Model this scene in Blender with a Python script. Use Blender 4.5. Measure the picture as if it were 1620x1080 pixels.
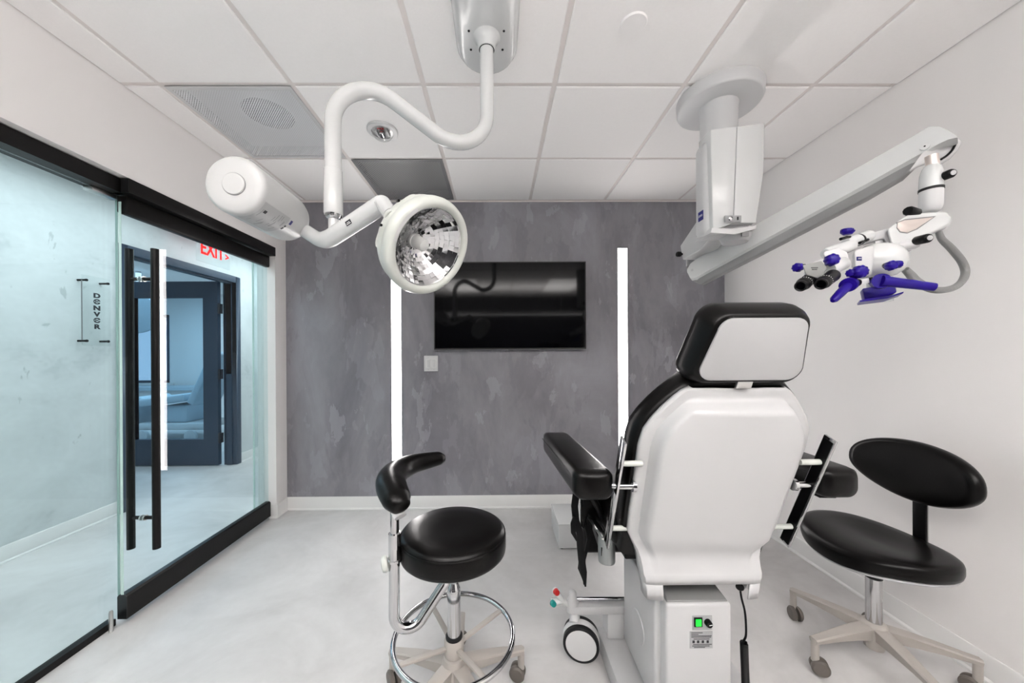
import bpy, bmesh, math, random
from mathutils import Vector, Matrix
random.seed(7)
C = bpy.context.scene.collection
for o in list(bpy.data.objects): bpy.data.objects.remove(o)

# ------------------------------------------------------------------ camera, world, lights, exposure
EYE = Vector((0, 0, 1.2723)); FPX = 546.71; CX = 792.2; CY = 559.05
YAW, PITCH, ROLL = .0088, -.001, -.0055
cam = bpy.data.cameras.new('camera'); cam_o = bpy.data.objects.new('camera', cam); C.objects.link(cam_o)
cam.sensor_width = 36; cam.sensor_fit = 'HORIZONTAL'; cam.lens = 36 * FPX / 1620
cam.shift_x = (810 - CX) / 1620; cam.shift_y = (CY - 540) / 1620
cam.clip_start = .02
_F = Vector((math.sin(YAW)*math.cos(PITCH), math.cos(YAW)*math.cos(PITCH), math.sin(PITCH)))
_R0 = Vector((math.cos(YAW), -math.sin(YAW), 0)); _U0 = _R0.cross(_F)
_R = math.cos(ROLL)*_R0 + math.sin(ROLL)*_U0; _U = -math.sin(ROLL)*_R0 + math.cos(ROLL)*_U0
m = Matrix((_R, _U, -_F)).transposed().to_4x4(); m.translation = EYE
cam_o.matrix_world = m
bpy.context.scene.camera = cam_o
vs = bpy.context.scene.view_settings
vs.view_transform = 'Standard'; vs.look = 'None'; vs.gamma = 1; vs.use_curve_mapping = False
vs.exposure = 1.80

world = bpy.data.worlds.new('world'); bpy.context.scene.world = world; world.use_nodes = True
wn = world.node_tree; bgn = wn.nodes['Background']
bgn.inputs[0].default_value = (.50, .72, 1, 1); bgn.inputs[1].default_value = .26

def area(name, loc, rot, sx, sy, power, col=(1, 1, 1)):
    l = bpy.data.lights.new(name, 'AREA'); l.shape = 'RECTANGLE'; l.size = sx; l.size_y = sy
    l.energy = power; l.color = col
    o = bpy.data.objects.new(name, l); o.location = loc; o.rotation_euler = rot; C.objects.link(o); return o
WARM = (1, .975, .955); COOL = (.86, .95, 1)
area('added_panel_fill', (-.65, -.75, 2.50), (0, 0, 0), .58, 1.15, 4, WARM)  # added ceiling fill behind the camera, no panel fixture built
area('added_panel_fill', (1.18, -.75, 2.50), (0, 0, 0), .58, 1.15, 4, WARM)  # second added ceiling fill, likewise without a fixture
area('uplight', (.1, -.95, 2.06), (math.pi, 0, 0), 3.0, .10, 36, WARM)
area('corridor_fill', (-2.4, 1.5, 2.50), (0, 0, 0), .5, 2.8, 9.5, COOL)  # added bluish area light, stands in for daylight in the corridor
area('corridor_fill', (-2.4, 4.6, 2.50), (0, 0, 0), .5, 2.4, 9, COOL)  # added too, cools the farther half of the corridor
area('far_room_fill', (-5.2, 4.9, 2.50), (0, 0, 0), 2.4, 2.4, 26, (.55, .80, 1))  # added blue fill for the far room, no lamp built for it

def ray(x, y): return _F + _R*((x-CX)/FPX) - _U*((y-CY)/FPX)
def at(x, y, Y):
    r = ray(x, y); return EYE + r*(Y/r.y)
def atx(x, y, X):
    r = ray(x, y); return EYE + r*(X/r.x)
def atz(x, y, z):
    r = ray(x, y); return EYE + r*((z-EYE.z)/r.z)
V = Vector

# ------------------------------------------------------------------ materials
def nodes(name):
    mt = bpy.data.materials.new(name); mt.use_nodes = True
    return mt, mt.node_tree.nodes, mt.node_tree.links, mt.node_tree.nodes['Principled BSDF']
def mat(name, col, rough=.5, metal=0, spec=.5, coat=0, emit=None, es=0, bump=0, bscale=200, var=0, vscale=6):
    mt, n, l, b = nodes(name)
    b.inputs['Base Color'].default_value = (*col, 1); b.inputs['Roughness'].default_value = rough
    b.inputs['Metallic'].default_value = metal; b.inputs['Specular IOR Level'].default_value = spec
    b.inputs['Coat Weight'].default_value = coat; b.inputs['Coat Roughness'].default_value = .08
    if emit: b.inputs['Emission Color'].default_value = (*emit, 1); b.inputs['Emission Strength'].default_value = es
    tc = n.new('ShaderNodeTexCoord')
    if bump:
        t = n.new('ShaderNodeTexNoise'); t.inputs['Scale'].default_value = bscale; l.new(tc.outputs['Object'], t.inputs['Vector'])
        bp = n.new('ShaderNodeBump'); bp.inputs['Strength'].default_value = bump; bp.inputs['Distance'].default_value = .002
        l.new(t.outputs[0], bp.inputs['Height']); l.new(bp.outputs[0], b.inputs['Normal'])
    if var:
        t = n.new('ShaderNodeTexNoise'); t.inputs['Scale'].default_value = vscale; t.inputs['Detail'].default_value = 6
        l.new(tc.outputs['Object'], t.inputs['Vector'])
        mx = n.new('ShaderNodeMix'); mx.data_type = 'RGBA'
        mx.inputs[6].default_value = (*[c*(1-var) for c in col], 1); mx.inputs[7].default_value = (*[min(1, c*(1+var)) for c in col], 1)
        l.new(t.outputs[0], mx.inputs[0]); l.new(mx.outputs[2], b.inputs['Base Color'])
    return mt

M = {}
M['wall'] = mat('white_wall_paint', (.82, .80, .79), .55, bump=.05, bscale=300)
M['trim'] = mat('white_trim_paint', (.74, .735, .725), .35)
M['tile'] = mat('ceiling_tile', (.91, .89, .88), .9, bump=.25, bscale=160, var=.02, vscale=90)
M['grid'] = mat('ceiling_grid_metal', (.76, .71, .69), .5)
M['black'] = mat('black_anodised_metal', (.0045, .0038, .0036), .38, spec=.25)
M['leather'] = mat('black_leather', (.0022, .0018, .0017), .30, bump=.12, bscale=420, spec=.20)
M['chrome'] = mat('chrome', (.56, .56, .57), .07, metal=1)
M['brushed'] = mat('satin_steel', (.62, .62, .61), .28, metal=1)
M['white_gloss'] = mat('white_gloss_enamel', (.63, .64, .64), .25, coat=.2)
M['white_plastic'] = mat('white_plastic', (.60, .60, .605), .38)
M['grey_plastic'] = mat('light_grey_plastic', (.48, .48, .49), .38)
M['mid_grey'] = mat('mid_grey_plastic', (.22, .22, .225), .45)
M['chair_white'] = mat('chair_white_enamel', (.49, .49, .495), .3, coat=.2)
M['label_light'] = mat('printed_label', (.40, .405, .41), .45)
M['plate_grey'] = mat('silver_grey_plate', (.22, .225, .22), .35)
M['headrest_grey'] = mat('pale_grey_shell', (.40, .40, .405), .4)
M['canister_white'] = mat('canister_white_enamel', (.50, .505, .505), .3)
M['ivory'] = mat('ivory_enamel', (.55, .57, .535), .3, coat=.2)
M['beige'] = mat('warm_grey_nylon', (.40, .37, .34), .42)
M['taupe'] = mat('taupe_rubber', (.12, .105, .092), .5)
M['rubber'] = mat('dark_rubber', (.010, .010, .011), .5, spec=.3)
M['dark_plastic'] = mat('black_plastic', (.0025, .0025, .003), .35, spec=.2)
M['blue'] = mat('violet_blue_silicone', (.012, .0015, .20), .32, spec=.22)
M['logo_blue'] = mat('logo_blue', (.01, .01, .16), .4)
M['white_print'] = mat('white_print', (.85, .85, .85), .5)
M['black_print'] = mat('black_print', (.015, .015, .02), .6)
M['label'] = mat('label_foil', (.33, .335, .34), .45)
M['screen'] = mat('tv_screen_glass', (.0012, .0012, .002), .06, spec=.2)
M['tv_edge'] = mat('tv_bezel', (.010, .010, .011), .3)
M['bronze'] = mat('grey_metal_trim', (.12, .12, .125), .35, metal=.6)
M['frame_blue'] = mat('dark_blue_door_paint', (.028, .05, .085), .4)
M['frame_edge'] = mat('charcoal_door_edge', (.012, .014, .02), .45)
M['dark_duct'] = mat('dark_duct_lining', (.02, .02, .022), .7)
M['red'] = mat('red_plastic', (.45, .01, .01), .4)
M['teal'] = mat('teal_plastic', (.0, .22, .20), .4)
M['led'] = mat('led_diffuser', (.9, .88, .87), .5, emit=(1, .955, .935), es=6.0)
M['led_soft'] = mat('dim_led_diffuser', (.8, .8, .8), .5, emit=(1, .97, .95), es=1.6)
M['led_green'] = mat('green_lit_rocker', (.0, .3, .03), .3, emit=(.0, 1, .03), es=.25)
M['exit_red'] = mat('lit_red_letters', (.4, .0, .0), .6, spec=.1, emit=(1, .003, .002), es=.62)
M['cabinet'] = mat('charcoal_laminate', (.02, .02, .022), .45)
M['counter'] = mat('white_quartz', (.75, .75, .75), .25, var=.03, vscale=20)
M['field'] = mat('distant_green_land', (.20, .36, .24), .9, var=.4, vscale=.02)
M['pale_blue'] = mat('pale_blue_grey_haze', (.42, .50, .56), .4)  # far chair's pale tone includes the haze reflected over the door glass
M['bulb'] = mat('frosted_glass_bulb', (.62, .63, .62), .25)
M['mid_hose'] = mat('ribbed_grey_hose', (.20, .20, .20), .45, bump=.6, bscale=160)
M['strap_black'] = mat('black_webbing', (.004, .004, .0045), .6, spec=.2)
M['brushed_dark'] = mat('dark_satin_steel', (.30, .32, .32), .3, metal=.7)
M['lid_grey'] = mat('grey_steel_lid', (.20, .20, .20), .3)
M['mid_light'] = mat('underside_shade_grey', (.26, .26, .262), .4)  # shade under the white boom put into a darker grey
M['pink_mirror'] = mat('bare_aluminium', (.70, .62, .58), .35, metal=.7)

def thin_glass(name, tint, ior=1.45, rough=0):
    mt, n, l, b = nodes(name); n.remove(b)
    out = n['Material Output']; tr = n.new('ShaderNodeBsdfTransparent'); tr.inputs[0].default_value = (*tint, 1)
    gl = n.new('ShaderNodeBsdfGlossy'); gl.inputs['Roughness'].default_value = rough
    ge = n.new('ShaderNodeNewGeometry'); dt = n.new('ShaderNodeVectorMath'); dt.operation = 'DOT_PRODUCT'
    l.new(ge.outputs['Incoming'], dt.inputs[0]); l.new(ge.outputs['Normal'], dt.inputs[1])
    def mth(op, a, b=None, c=None):
        k = n.new('ShaderNodeMath'); k.operation = op
        for i_, v_ in enumerate((a, b, c)):
            if v_ is None: continue
            if isinstance(v_, (int, float)): k.inputs[i_].default_value = v_
            else: l.new(v_, k.inputs[i_])
        return k.outputs[0]
    f0 = ((ior-1)/(ior+1))**2
    fr = mth('MULTIPLY_ADD', mth('POWER', mth('SUBTRACT', 1.0, mth('ABSOLUTE', dt.outputs['Value'])), 5.0), 1-f0, f0)
    mx = n.new('ShaderNodeMixShader'); l.new(fr, mx.inputs[0]); l.new(tr.outputs[0], mx.inputs[1]); l.new(gl.outputs[0], mx.inputs[2])
    l.new(mx.outputs[0], out.inputs[0]); return mt
M['glass'] = thin_glass('green_tinted_glass', (.915, .965, .968), 1.5)
M['glass_edge'] = mat('glass_edge', (.50, .66, .62), .2)
M['door_glass'] = thin_glass('blue_tinted_glass', (.86, .95, 1.0), 1.3)
M['acrylic'] = thin_glass('clear_acrylic', (.96, .975, .975), 1.25)
M['dome'] = thin_glass('clear_dome', (.93, .93, .93), 1.4, .02)
M['blue_clear'] = thin_glass('translucent_blue_plastic', (.12, .10, .85), 1.45, .05)

def perforated(name, col, hole, pitch, dark):
    mt, n, l, b = nodes(name)
    b.inputs['Base Color'].default_value = (*col, 1); b.inputs['Roughness'].default_value = .45
    tc = n.new('ShaderNodeTexCoord'); vo = n.new('ShaderNodeTexVoronoi'); vo.voronoi_dimensions = '2D'
    mp = n.new('ShaderNodeMapping'); mp.inputs['Rotation'].default_value = (0, 0, math.pi/4)
    vo.inputs['Scale'].default_value = 1/pitch; vo.inputs['Randomness'].default_value = 0
    l.new(tc.outputs['Object'], mp.inputs[0]); l.new(mp.outputs[0], vo.inputs['Vector'])
    lt = n.new('ShaderNodeMath'); lt.operation = 'LESS_THAN'; lt.inputs[1].default_value = hole
    l.new(vo.outputs['Distance'], lt.inputs[0])
    tr = n.new('ShaderNodeBsdfTransparent'); mx = n.new('ShaderNodeMixShader')
    l.new(lt.outputs[0], mx.inputs[0]); l.new(b.outputs[0], mx.inputs[1]); l.new(tr.outputs[0], mx.inputs[2])
    l.new(mx.outputs[0], n['Material Output'].inputs[0]); return mt
M['perf'] = perforated('perforated_white_steel', (.74, .75, .77), .29, .0085, 0)
M['perf_dark'] = perforated('perforated_grey_steel', (.34, .34, .34), .36, .0125, 0)

def cloudy(name, cols, scale, rough, streak=(1, 1, 1), bump=.1, detail=8, patches=(), fine=.0, coat=0):
    """mottled plaster / stone: several noise layers through a colour ramp"""
    mt, n, l, b = nodes(name); tc = n.new('ShaderNodeTexCoord')
    mp = n.new('ShaderNodeMapping'); mp.inputs['Scale'].default_value = streak; l.new(tc.outputs['Object'], mp.inputs[0])
    a = n.new('ShaderNodeTexNoise'); a.inputs['Scale'].default_value = scale; a.inputs['Detail'].default_value = detail
    a.inputs['Roughness'].default_value = .62; a.inputs['Distortion'].default_value = .55
    l.new(mp.outputs[0], a.inputs['Vector'])
    f = n.new('ShaderNodeTexNoise'); f.inputs['Scale'].default_value = scale*14; f.inputs['Detail'].default_value = 5
    l.new(mp.outputs[0], f.inputs['Vector'])
    ad = n.new('ShaderNodeMath'); ad.operation = 'MULTIPLY_ADD'; ad.inputs[1].default_value = fine; l.new(f.outputs[0], ad.inputs[0]); l.new(a.outputs[0], ad.inputs[2])
    sb = n.new('ShaderNodeMath'); sb.operation = 'SUBTRACT'; sb.inputs[1].default_value = fine*.5; l.new(ad.outputs[0], sb.inputs[0])
    r = n.new('ShaderNodeValToRGB'); e = r.color_ramp.elements
    while len(e) < len(cols): e.new(.5)
    for k, (p, c) in enumerate(cols): e[k].position = p; e[k].color = (*c, 1)
    l.new(sb.outputs[0], r.inputs[0]); outc = r.outputs[0]
    for sc_, thr, cc, amt in patches:
        m2 = n.new('ShaderNodeMapping'); m2.inputs['Scale'].default_value = (1.3, 1, .55); m2.inputs['Location'].default_value = (sc_, 0, sc_*2); l.new(tc.outputs['Object'], m2.inputs[0])
        t2 = n.new('ShaderNodeTexNoise'); t2.inputs['Scale'].default_value = sc_; t2.inputs['Detail'].default_value = 10; t2.inputs['Roughness'].default_value = .58; t2.inputs['Distortion'].default_value = .3
        l.new(m2.outputs[0], t2.inputs['Vector'])
        mr = n.new('ShaderNodeMapRange'); mr.inputs[1].default_value = thr; mr.inputs[2].default_value = thr+.02; mr.inputs[3].default_value = 0; mr.inputs[4].default_value = amt
        l.new(t2.outputs[0], mr.inputs[0]); mq = n.new('ShaderNodeMix'); mq.data_type = 'RGBA'; mq.inputs[7].default_value = (*cc, 1)
        l.new(mr.outputs[0], mq.inputs[0]); l.new(outc, mq.inputs[6]); outc = mq.outputs[2]
    l.new(outc, b.inputs['Base Color'])
    b.inputs['Roughness'].default_value = rough; b.inputs['Coat Weight'].default_value = coat
    bp = n.new('ShaderNodeBump'); bp.inputs['Strength'].default_value = bump; bp.inputs['Distance'].default_value = .003
    l.new(f.outputs[0], bp.inputs['Height']); l.new(bp.outputs[0], b.inputs['Normal'])
    return mt
M['plaster'] = cloudy('grey_violet_plaster_mural',
    [(.32, (.165, .158, .182)), (.45, (.210, .202, .226)), (.55, (.245, .238, .264)), (.70, (.30, .295, .325))],
    1.5, .5, (1.3, 1, .6), .12, 9, patches=((2.3, .555, (.33, .33, .37), .26), (3.7, .60, (.36, .36, .40), .26), (2.9, .575, (.17, .160, .185), .34), (5.5, .62, (.40, .40, .44), .36)), fine=.10)
M['floor'] = cloudy('pale_stone_vinyl',
    [(.30, (.46, .45, .445)), (.5, (.56, .55, .545)), (.70, (.65, .64, .635))], 1.6, .42, (1, 1.0, 1), .03, 9, fine=.12)
M['concrete'] = cloudy('pale_concrete_wallpaper',
    [(.25, (.46, .50, .51)), (.42, (.59, .63, .635)), (.6, (.65, .69, .695)), (.75, (.70, .74, .74))], 2.6, .5, (1, .7, 1), .15, 9, patches=((9.0, .66, (.36, .40, .41), .6), (14.0, .68, (.40, .44, .45), .5)), fine=.22)

# ------------------------------------------------------------------ mesh builders
class MB:
    def __init__(s): s.v = []; s.f = []
    def add(s, vs, fs):
        k = len(s.v); s.v += [V(a) for a in vs]; s.f += [tuple(i+k for i in f) for f in fs]; return s
    def box(s, lo, hi):
        x0, y0, z0 = lo; x1, y1, z1 = hi
        return s.add([(x0,y0,z0),(x1,y0,z0),(x1,y1,z0),(x0,y1,z0),(x0,y0,z1),(x1,y0,z1),(x1,y1,z1),(x0,y1,z1)],
                     [(0,3,2,1),(4,5,6,7),(0,1,5,4),(1,2,6,5),(2,3,7,6),(3,0,4,7)])
    def obox(s, c, ax, h):
        c = V(c); a = [V(q).normalized()*k for q, k in zip(ax, h)]
        P = [c + a[0]*i + a[1]*j + a[2]*k for k in (-1, 1) for i, j in ((-1,-1),(1,-1),(1,1),(-1,1))]
        return s.add(P, [(0,3,2,1),(4,5,6,7),(0,1,5,4),(1,2,6,5),(2,3,7,6),(3,0,4,7)])
    def bar(s, a, b, w, h, up=(0, 0, 1)):
        a, b = V(a), V(b); d = (b-a).normalized(); sd = d.cross(V(up)).normalized(); u = sd.cross(d)
        return s.obox((a+b)/2, (sd, d, u), (w/2, (b-a).length/2, h/2))
    def loft(s, rings, cap=True, close=False):
        n = len(rings[0]); vs = [p for r in rings for p in r]; fs = []
        for i in range(len(rings)-(0 if close else 1)):
            j = (i+1) % len(rings)
            for k in range(n):
                q = (k+1) % n; fs.append((i*n+k, i*n+q, j*n+q, j*n+k))
        if cap and not close:
            fs.append(tuple(reversed(range(n)))); fs.append(tuple(range((len(rings)-1)*n, len(rings)*n)))
        return s.add(vs, fs)
    def tube(s, path, r, seg=20, closed=False, cap=True, flat=1.0):
        P = [V(p) for p in path]; n = len(P); R = r if isinstance(r, (list, tuple)) else [r]*n
        T = []
        for i in range(n):
            a = P[(i-1) % n] if (closed or i > 0) else P[0]; b = P[(i+1) % n] if (closed or i < n-1) else P[-1]
            T.append((b-a).normalized())
        u = T[0].orthogonal().normalized() if abs(T[0].z) > .9 else T[0].cross(V((0,0,1))).normalized()
        rings = []
        for i in range(n):
            u = (u - T[i]*u.dot(T[i])).normalized(); w = T[i].cross(u)
            rings.append([P[i] + (u*math.cos(t)+w*math.sin(t)*flat)*R[i] for t in [2*math.pi*k/seg for k in range(seg)]])
        return s.loft(rings, cap, closed)
    def lathe(s, o, ax, prof, seg=40, cap=True, closed=False, sx=1, ref=None):
        o = V(o); ax = V(ax).normalized(); u = (V(ref) - ax*V(ref).dot(ax)).normalized() if ref else ax.orthogonal().normalized(); w = ax.cross(u)
        rings = [[o + ax*h + (u*math.cos(t)*sx + w*math.sin(t))*r for t in [2*math.pi*k/seg for k in range(seg)]] for r, h in prof]
        return s.loft(rings, cap, closed)
    def prism(s, poly, ext):
        e = V(ext); return s.loft([[V(p) for p in poly], [V(p)+e for p in poly]])
    def grid(s, rows):
        n = len(rows[0]); vs = [p for r in rows for p in r]; fs = []
        for i in range(len(rows)-1):
            for k in range(n-1): fs.append((i*n+k, i*n+k+1, (i+1)*n+k+1, (i+1)*n+k))
        return s.add(vs, fs)
    def build(s, name, mt, parent=None, bevel=0, seg=2, sub=0, solid=0, flat=False, ang=38):
        off = V((0,0,0)); p = parent
        while p: off += p.location; p = p.parent
        me = bpy.data.meshes.new(name); me.from_pydata([v-off for v in s.v], [], s.f)
        bm = bmesh.new(); bm.from_mesh(me)
        bmesh.ops.remove_doubles(bm, verts=bm.verts, dist=1e-6)
        bmesh.ops.recalc_face_normals(bm, faces=bm.faces)
        if bevel:
            es = [e for e in bm.edges if len(e.link_faces) == 2 and e.calc_face_angle(0) > math.radians(30)]
            bmesh.ops.bevel(bm, geom=es, offset=bevel, segments=seg, profile=.5, affect='EDGES', clamp_overlap=True)
        for f in bm.faces: f.smooth = not flat
        if not flat:
            for e in bm.edges:
                if len(e.link_faces) == 2 and e.calc_face_angle(0) > math.radians(ang): e.smooth = False
        bm.to_mesh(me); bm.free()
        o = bpy.data.objects.new(name, me); C.objects.link(o); o.parent = parent
        if mt: me.materials.append(mt if not isinstance(mt, str) else M[mt])
        if solid:
            md = o.modifiers.new('solid', 'SOLIDIFY'); md.thickness = solid; md.offset = 0
        if sub:
            md = o.modifiers.new('sub', 'SUBSURF'); md.levels = md.render_levels = sub
        return o

def fillet(pts, rads, n=10):
    """polyline with rounded corners"""
    P = [V(p) for p in pts]; out = [P[0]]
    for i in range(1, len(P)-1):
        a = (P[i-1]-P[i]).normalized(); b = (P[i+1]-P[i]).normalized(); r = rads[i-1] if isinstance(rads, (list, tuple)) else rads
        th = a.angle(b); d = r/math.tan(th/2)
        c = P[i] + (a+b).normalized()*(r/math.sin(th/2)); s0 = P[i]+a*d; s1 = P[i]+b*d
        v0 = s0-c; v1 = s1-c; om = v0.angle(v1)
        for k in range(n+1):
            t = k/n; out.append(c + (v0*math.sin((1-t)*om)+v1*math.sin(t*om))/math.sin(om))
    out.append(P[-1]); return out
def smooth_path(pts, n=8):
    P = [V(p) for p in pts]; P = [2*P[0]-P[1]] + P + [2*P[-1]-P[-2]]; out = []
    for i in range(1, len(P)-2):
        for k in range(n):
            t = k/n
            out.append(.5*((2*P[i]) + (P[i+1]-P[i-1])*t + (2*P[i-1]-5*P[i]+4*P[i+1]-P[i+2])*t*t + (3*P[i]-P[i-1]-3*P[i+1]+P[i+2])*t**3))
    out.append(P[-2]); return out
def lerp_list(vals, n):
    out = []
    for k in range(n):
        t = k/(n-1)*(len(vals)-1); i = min(int(t), len(vals)-2); out.append(vals[i]*(1-(t-i)) + vals[i+1]*(t-i))
    return out
def circle(c, r, n=64, z=None): return [V((c[0]+r*math.cos(2*math.pi*k/n), c[1]+r*math.sin(2*math.pi*k/n), c[2])) for k in range(n)]
def tag(o, label, cat, group=None):
    o['label'] = label; o['category'] = cat
    if group: o['group'] = group
    return o
def empty(name, loc, label, cat, group=None):
    o = bpy.data.objects.new(name, None); o.location = loc; C.objects.link(o); o.empty_display_size = .05
    return tag(o, label, cat, group)
def lab(o, label): o['label'] = label; return o
def struct(o): o['kind'] = 'structure'; return o
def text(body, name, mt, o, right, up, size, parent=None, depth=.0012, ax='CENTER', wide=1.0, bold=0.0):
    cu = bpy.data.curves.new(name, 'FONT'); cu.body = body; cu.size = size; cu.align_x = ax; cu.align_y = 'CENTER'
    cu.extrude = depth; cu.offset = bold
    t = bpy.data.objects.new(name, cu); C.objects.link(t)
    dg = bpy.context.evaluated_depsgraph_get(); me = bpy.data.meshes.new_from_object(t.evaluated_get(dg))
    bpy.data.objects.remove(t)
    r = V(right).normalized(); u = V(up).normalized(); u = (u - r*u.dot(r)).normalized(); n = r.cross(u); o = V(o)
    off = V((0,0,0)); p = parent
    while p: off += p.location; p = p.parent
    for v in me.vertices: v.co = o - off + r*v.co.x*wide + u*v.co.y + n*v.co.z
    me.materials.clear(); me.materials.append(M[mt]); me.name = name
    ob = bpy.data.objects.new(name, me); C.objects.link(ob); ob.parent = parent; return ob

# ------------------------------------------------------------------ room shell
XL, XR, YB, ZC = -1.729, 1.8785, 2.842, 2.519
YR = -1.95                       # wall behind the camera
XW = -3.043                      # far side of the corridor
b = MB(); b.box((-9, -2.4, -.06), (2.1, 8.2, 0)); struct(b.build('floor', 'floor'))
b = MB(); b.box((XL, YB, 0), (XR+.1, YB+.1, ZC+.2)); struct(b.build('wall_back', 'plaster'))
b = MB(); b.box((XR, YR, 0), (XR+.1, YB, ZC+.2)); struct(b.build('wall_right', 'wall'))
b = MB(); b.box((XL-.1, YR-.1, 0), (XR+.1, YR, ZC+.2)); struct(b.build('wall_rear', 'cabinet'))
# left wall: bulkhead over the glazing, post next to the mural wall, solid part behind the camera
b = MB(); b.box((XL-.14, YR, 2.105), (XL, 2.705, ZC+.2)); struct(b.build('wall_left', 'wall'))
b = MB(); b.box((XL-.14, 2.705, 0), (XL, YB+.1, ZC+.2)); struct(b.build('wall_left_post', 'wall'))
b = MB(); b.box((XL-.14, YR, 0), (XL, -.9, 2.105)); struct(b.build('wall_left_rear', 'wall'))
# corridor side of the back wall, and corridor ends
b = MB(); b.box((XL-.14, YB+.1, 0), (XL, 6.4, ZC+.1)); struct(b.build('wall_corridor_near', 'wall'))
b = MB(); b.box((XW, 6.3, 0), (XL-.14, 6.4, ZC+.1)); b.box((XW, -2.05, 0), (XL-.14, -1.95, ZC+.1)); struct(b.build('wall_corridor_end', 'concrete'))
D0, D1, DZ = 2.785, 4.098, 2.173      # outer edges of the door frame in the corridor wall
b = MB(); b.box((XW-.12, -2.05, 0), (XW, D0+.03, ZC+.1)); b.box((XW-.12, D1-.03, 0), (XW, 6.4, ZC+.1)); b.box((XW-.12, D0+.03, DZ-.03), (XW, D1-.03, ZC+.1))
struct(b.build('wall_corridor_far', 'concrete'))
# far room
b = MB(); FY = 7.2
b.box((-9, FY, 0), (-7.6, FY+.1, ZC)); b.box((-6.78, FY, 0), (XW-.1, FY+.1, ZC)); b.box((-7.6, FY, 0), (-6.78, FY+.1, .70)); b.box((-7.6, FY, 2.10), (-6.78, FY+.1, ZC))
struct(b.build('wall_far_room_end', 'wall'))
b = MB(); b.box((-9.1, 1.4, 0), (-9, FY+.1, ZC)); struct(b.build('wall_far_room_left', 'wall'))
b = MB(); b.box((-9, 1.4, 0), (XW-.12, 1.5, ZC)); struct(b.build('wall_far_room_near', 'wall'))
b = MB(); b.box((-9.1, 1.4, ZC), (XW-.12, FY+.1, ZC+.1)); struct(b.build('ceiling_far_room', 'wall'))
b = MB(); b.box((XW-.12, -2.05, ZC), (XL-.14, 6.4, ZC+.1)); struct(b.build('ceiling_corridor', 'trim'))
b = MB(); b.box((-160, 9, -14), (60, 400, -13.5)); g_ = b.build('ground_outside', 'field'); struct(g_)
# far room window
w = bpy.data.objects.new('window_1', None); w.location = (-7.2, FY, .70); C.objects.link(w); struct(w)
b = MB(); x0, x1, z0, z1 = -7.6, -6.78, .70, 2.10
b.box((x0, FY-.01, z0), (x0+.05, FY+.07, z1)); b.box((x1-.05, FY-.01, z0), (x1, FY+.07, z1)); b.box((x0, FY-.01, z1-.05), (x1, FY+.07, z1)); b.box((x0, FY-.01, z0), (x1, FY+.07, z0+.05))
b.build('window_frame', 'frame_blue', w)
b = MB(); b.box((x0+.05, FY+.02, z0+.05), (x1-.05, FY+.028, z1-.05)); b.build('window_pane', 'acrylic', w)
b = MB(); b.box((x0-.1, FY-.12, .66), (x1+.1, FY-.012, .70)); b.build('window_sill', 'trim', w)

# baseboards
def base_profile(p0, p1, inward, name, h=.106):
    p0, p1, n = V(p0), V(p1), V(inward).normalized(); pr = [(0, 0), (.013, 0), (.013, .008), (.0065, .016), (.0065, h-.004), (.004, h), (0, h)]
    ra = [p0 + n*a + V((0,0,z)) for a, z in pr]; rb = [p1 + n*a + V((0,0,z)) for a, z in pr]
    q = MB(); q.loft([ra, rb]); return struct(q.build(name, 'trim'))
base_profile((XL, YB-.0001, 0), (XR, YB-.0001, 0), (0, -1, 0), 'baseboard_back')
base_profile((XR-.0001, YR, 0), (XR-.0001, YB, 0), (-1, 0, 0), 'baseboard_right')
base_profile((XL+.0001, 2.705, 0), (XL+.0001, YB, 0), (1, 0, 0), 'baseboard_left')
base_profile((XL-.05, 2.705, 0), (XL+.013, 2.705, 0), (0, -1, 0), 'baseboard_post')
base_profile((XW+.0001, -1.9, 0), (XW+.0001, D0, 0), (1, 0, 0), 'baseboard_corridor')
base_profile((XW+.0001, D1, 0), (XW+.0001, 6.3, 0), (1, 0, 0), 'baseboard_corridor')

# ceiling: tegular tiles hanging just below a recessed grid
T = .6096; GX, GY = -.3385, 1.6107
xs = [GX + k*T for k in range(-2, 4)]; ys = [GY + k*T for k in range(-6, 3)]
XE = [XL] + xs + [XR]; YE = [YR] + ys; YE[-1] = YB
b = MB()
b.box((XL, YR, ZC+.008), (XR, YB, ZC+.03)) if False else None
opening = {('a', 1, 7), ('a', 2, 8)}
for i in range(len(XE)-1):
    for j in range(len(YE)-1):
        if (i, j) in ((1, len(YE)-3), (2, len(YE)-2)): continue
        gx0 = .004 if i == 0 else .011; gx1 = .004 if i == len(XE)-2 else .011; gy0 = .006 if j == 0 else .011; gy1 = .03 if j == len(YE)-2 else .011
        x0, x1, y0, y1 = XE[i]+gx0, XE[i+1]-gx1, YE[j]+gy0, YE[j+1]-gy1
        c = .004
        r0 = [(x0, y0, ZC+.02), (x1, y0, ZC+.02), (x1, y1, ZC+.02), (x0, y1, ZC+.02)]
        r1 = [(x0, y0, ZC+.003), (x1, y0, ZC+.003), (x1, y1, ZC+.003), (x0, y1, ZC+.003)]
        r2 = [(x0+c, y0+c, ZC), (x1-c, y0+c, ZC), (x1-c, y1-c, ZC), (x0+c, y1-c, ZC)]
        b.loft([[V(p) for p in r0], [V(p) for p in r1], [V(p) for p in r2]])
struct(b.build('ceiling', 'tile', flat=True))
b = MB()
for x in xs: b.box((x-.013, YR, ZC+.007), (x+.013, YB-.03, ZC+.022))
for y in ys[:-1]:
    b.box((XL, y-.013, ZC+.0075), (XR, y+.013, ZC+.0215))
b.box((XL, YB-.032, ZC+.006), (XR, YB, ZC+.024)); b.box((XL, YB-.006, ZC-.006), (XR, YB, ZC+.02))
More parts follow.
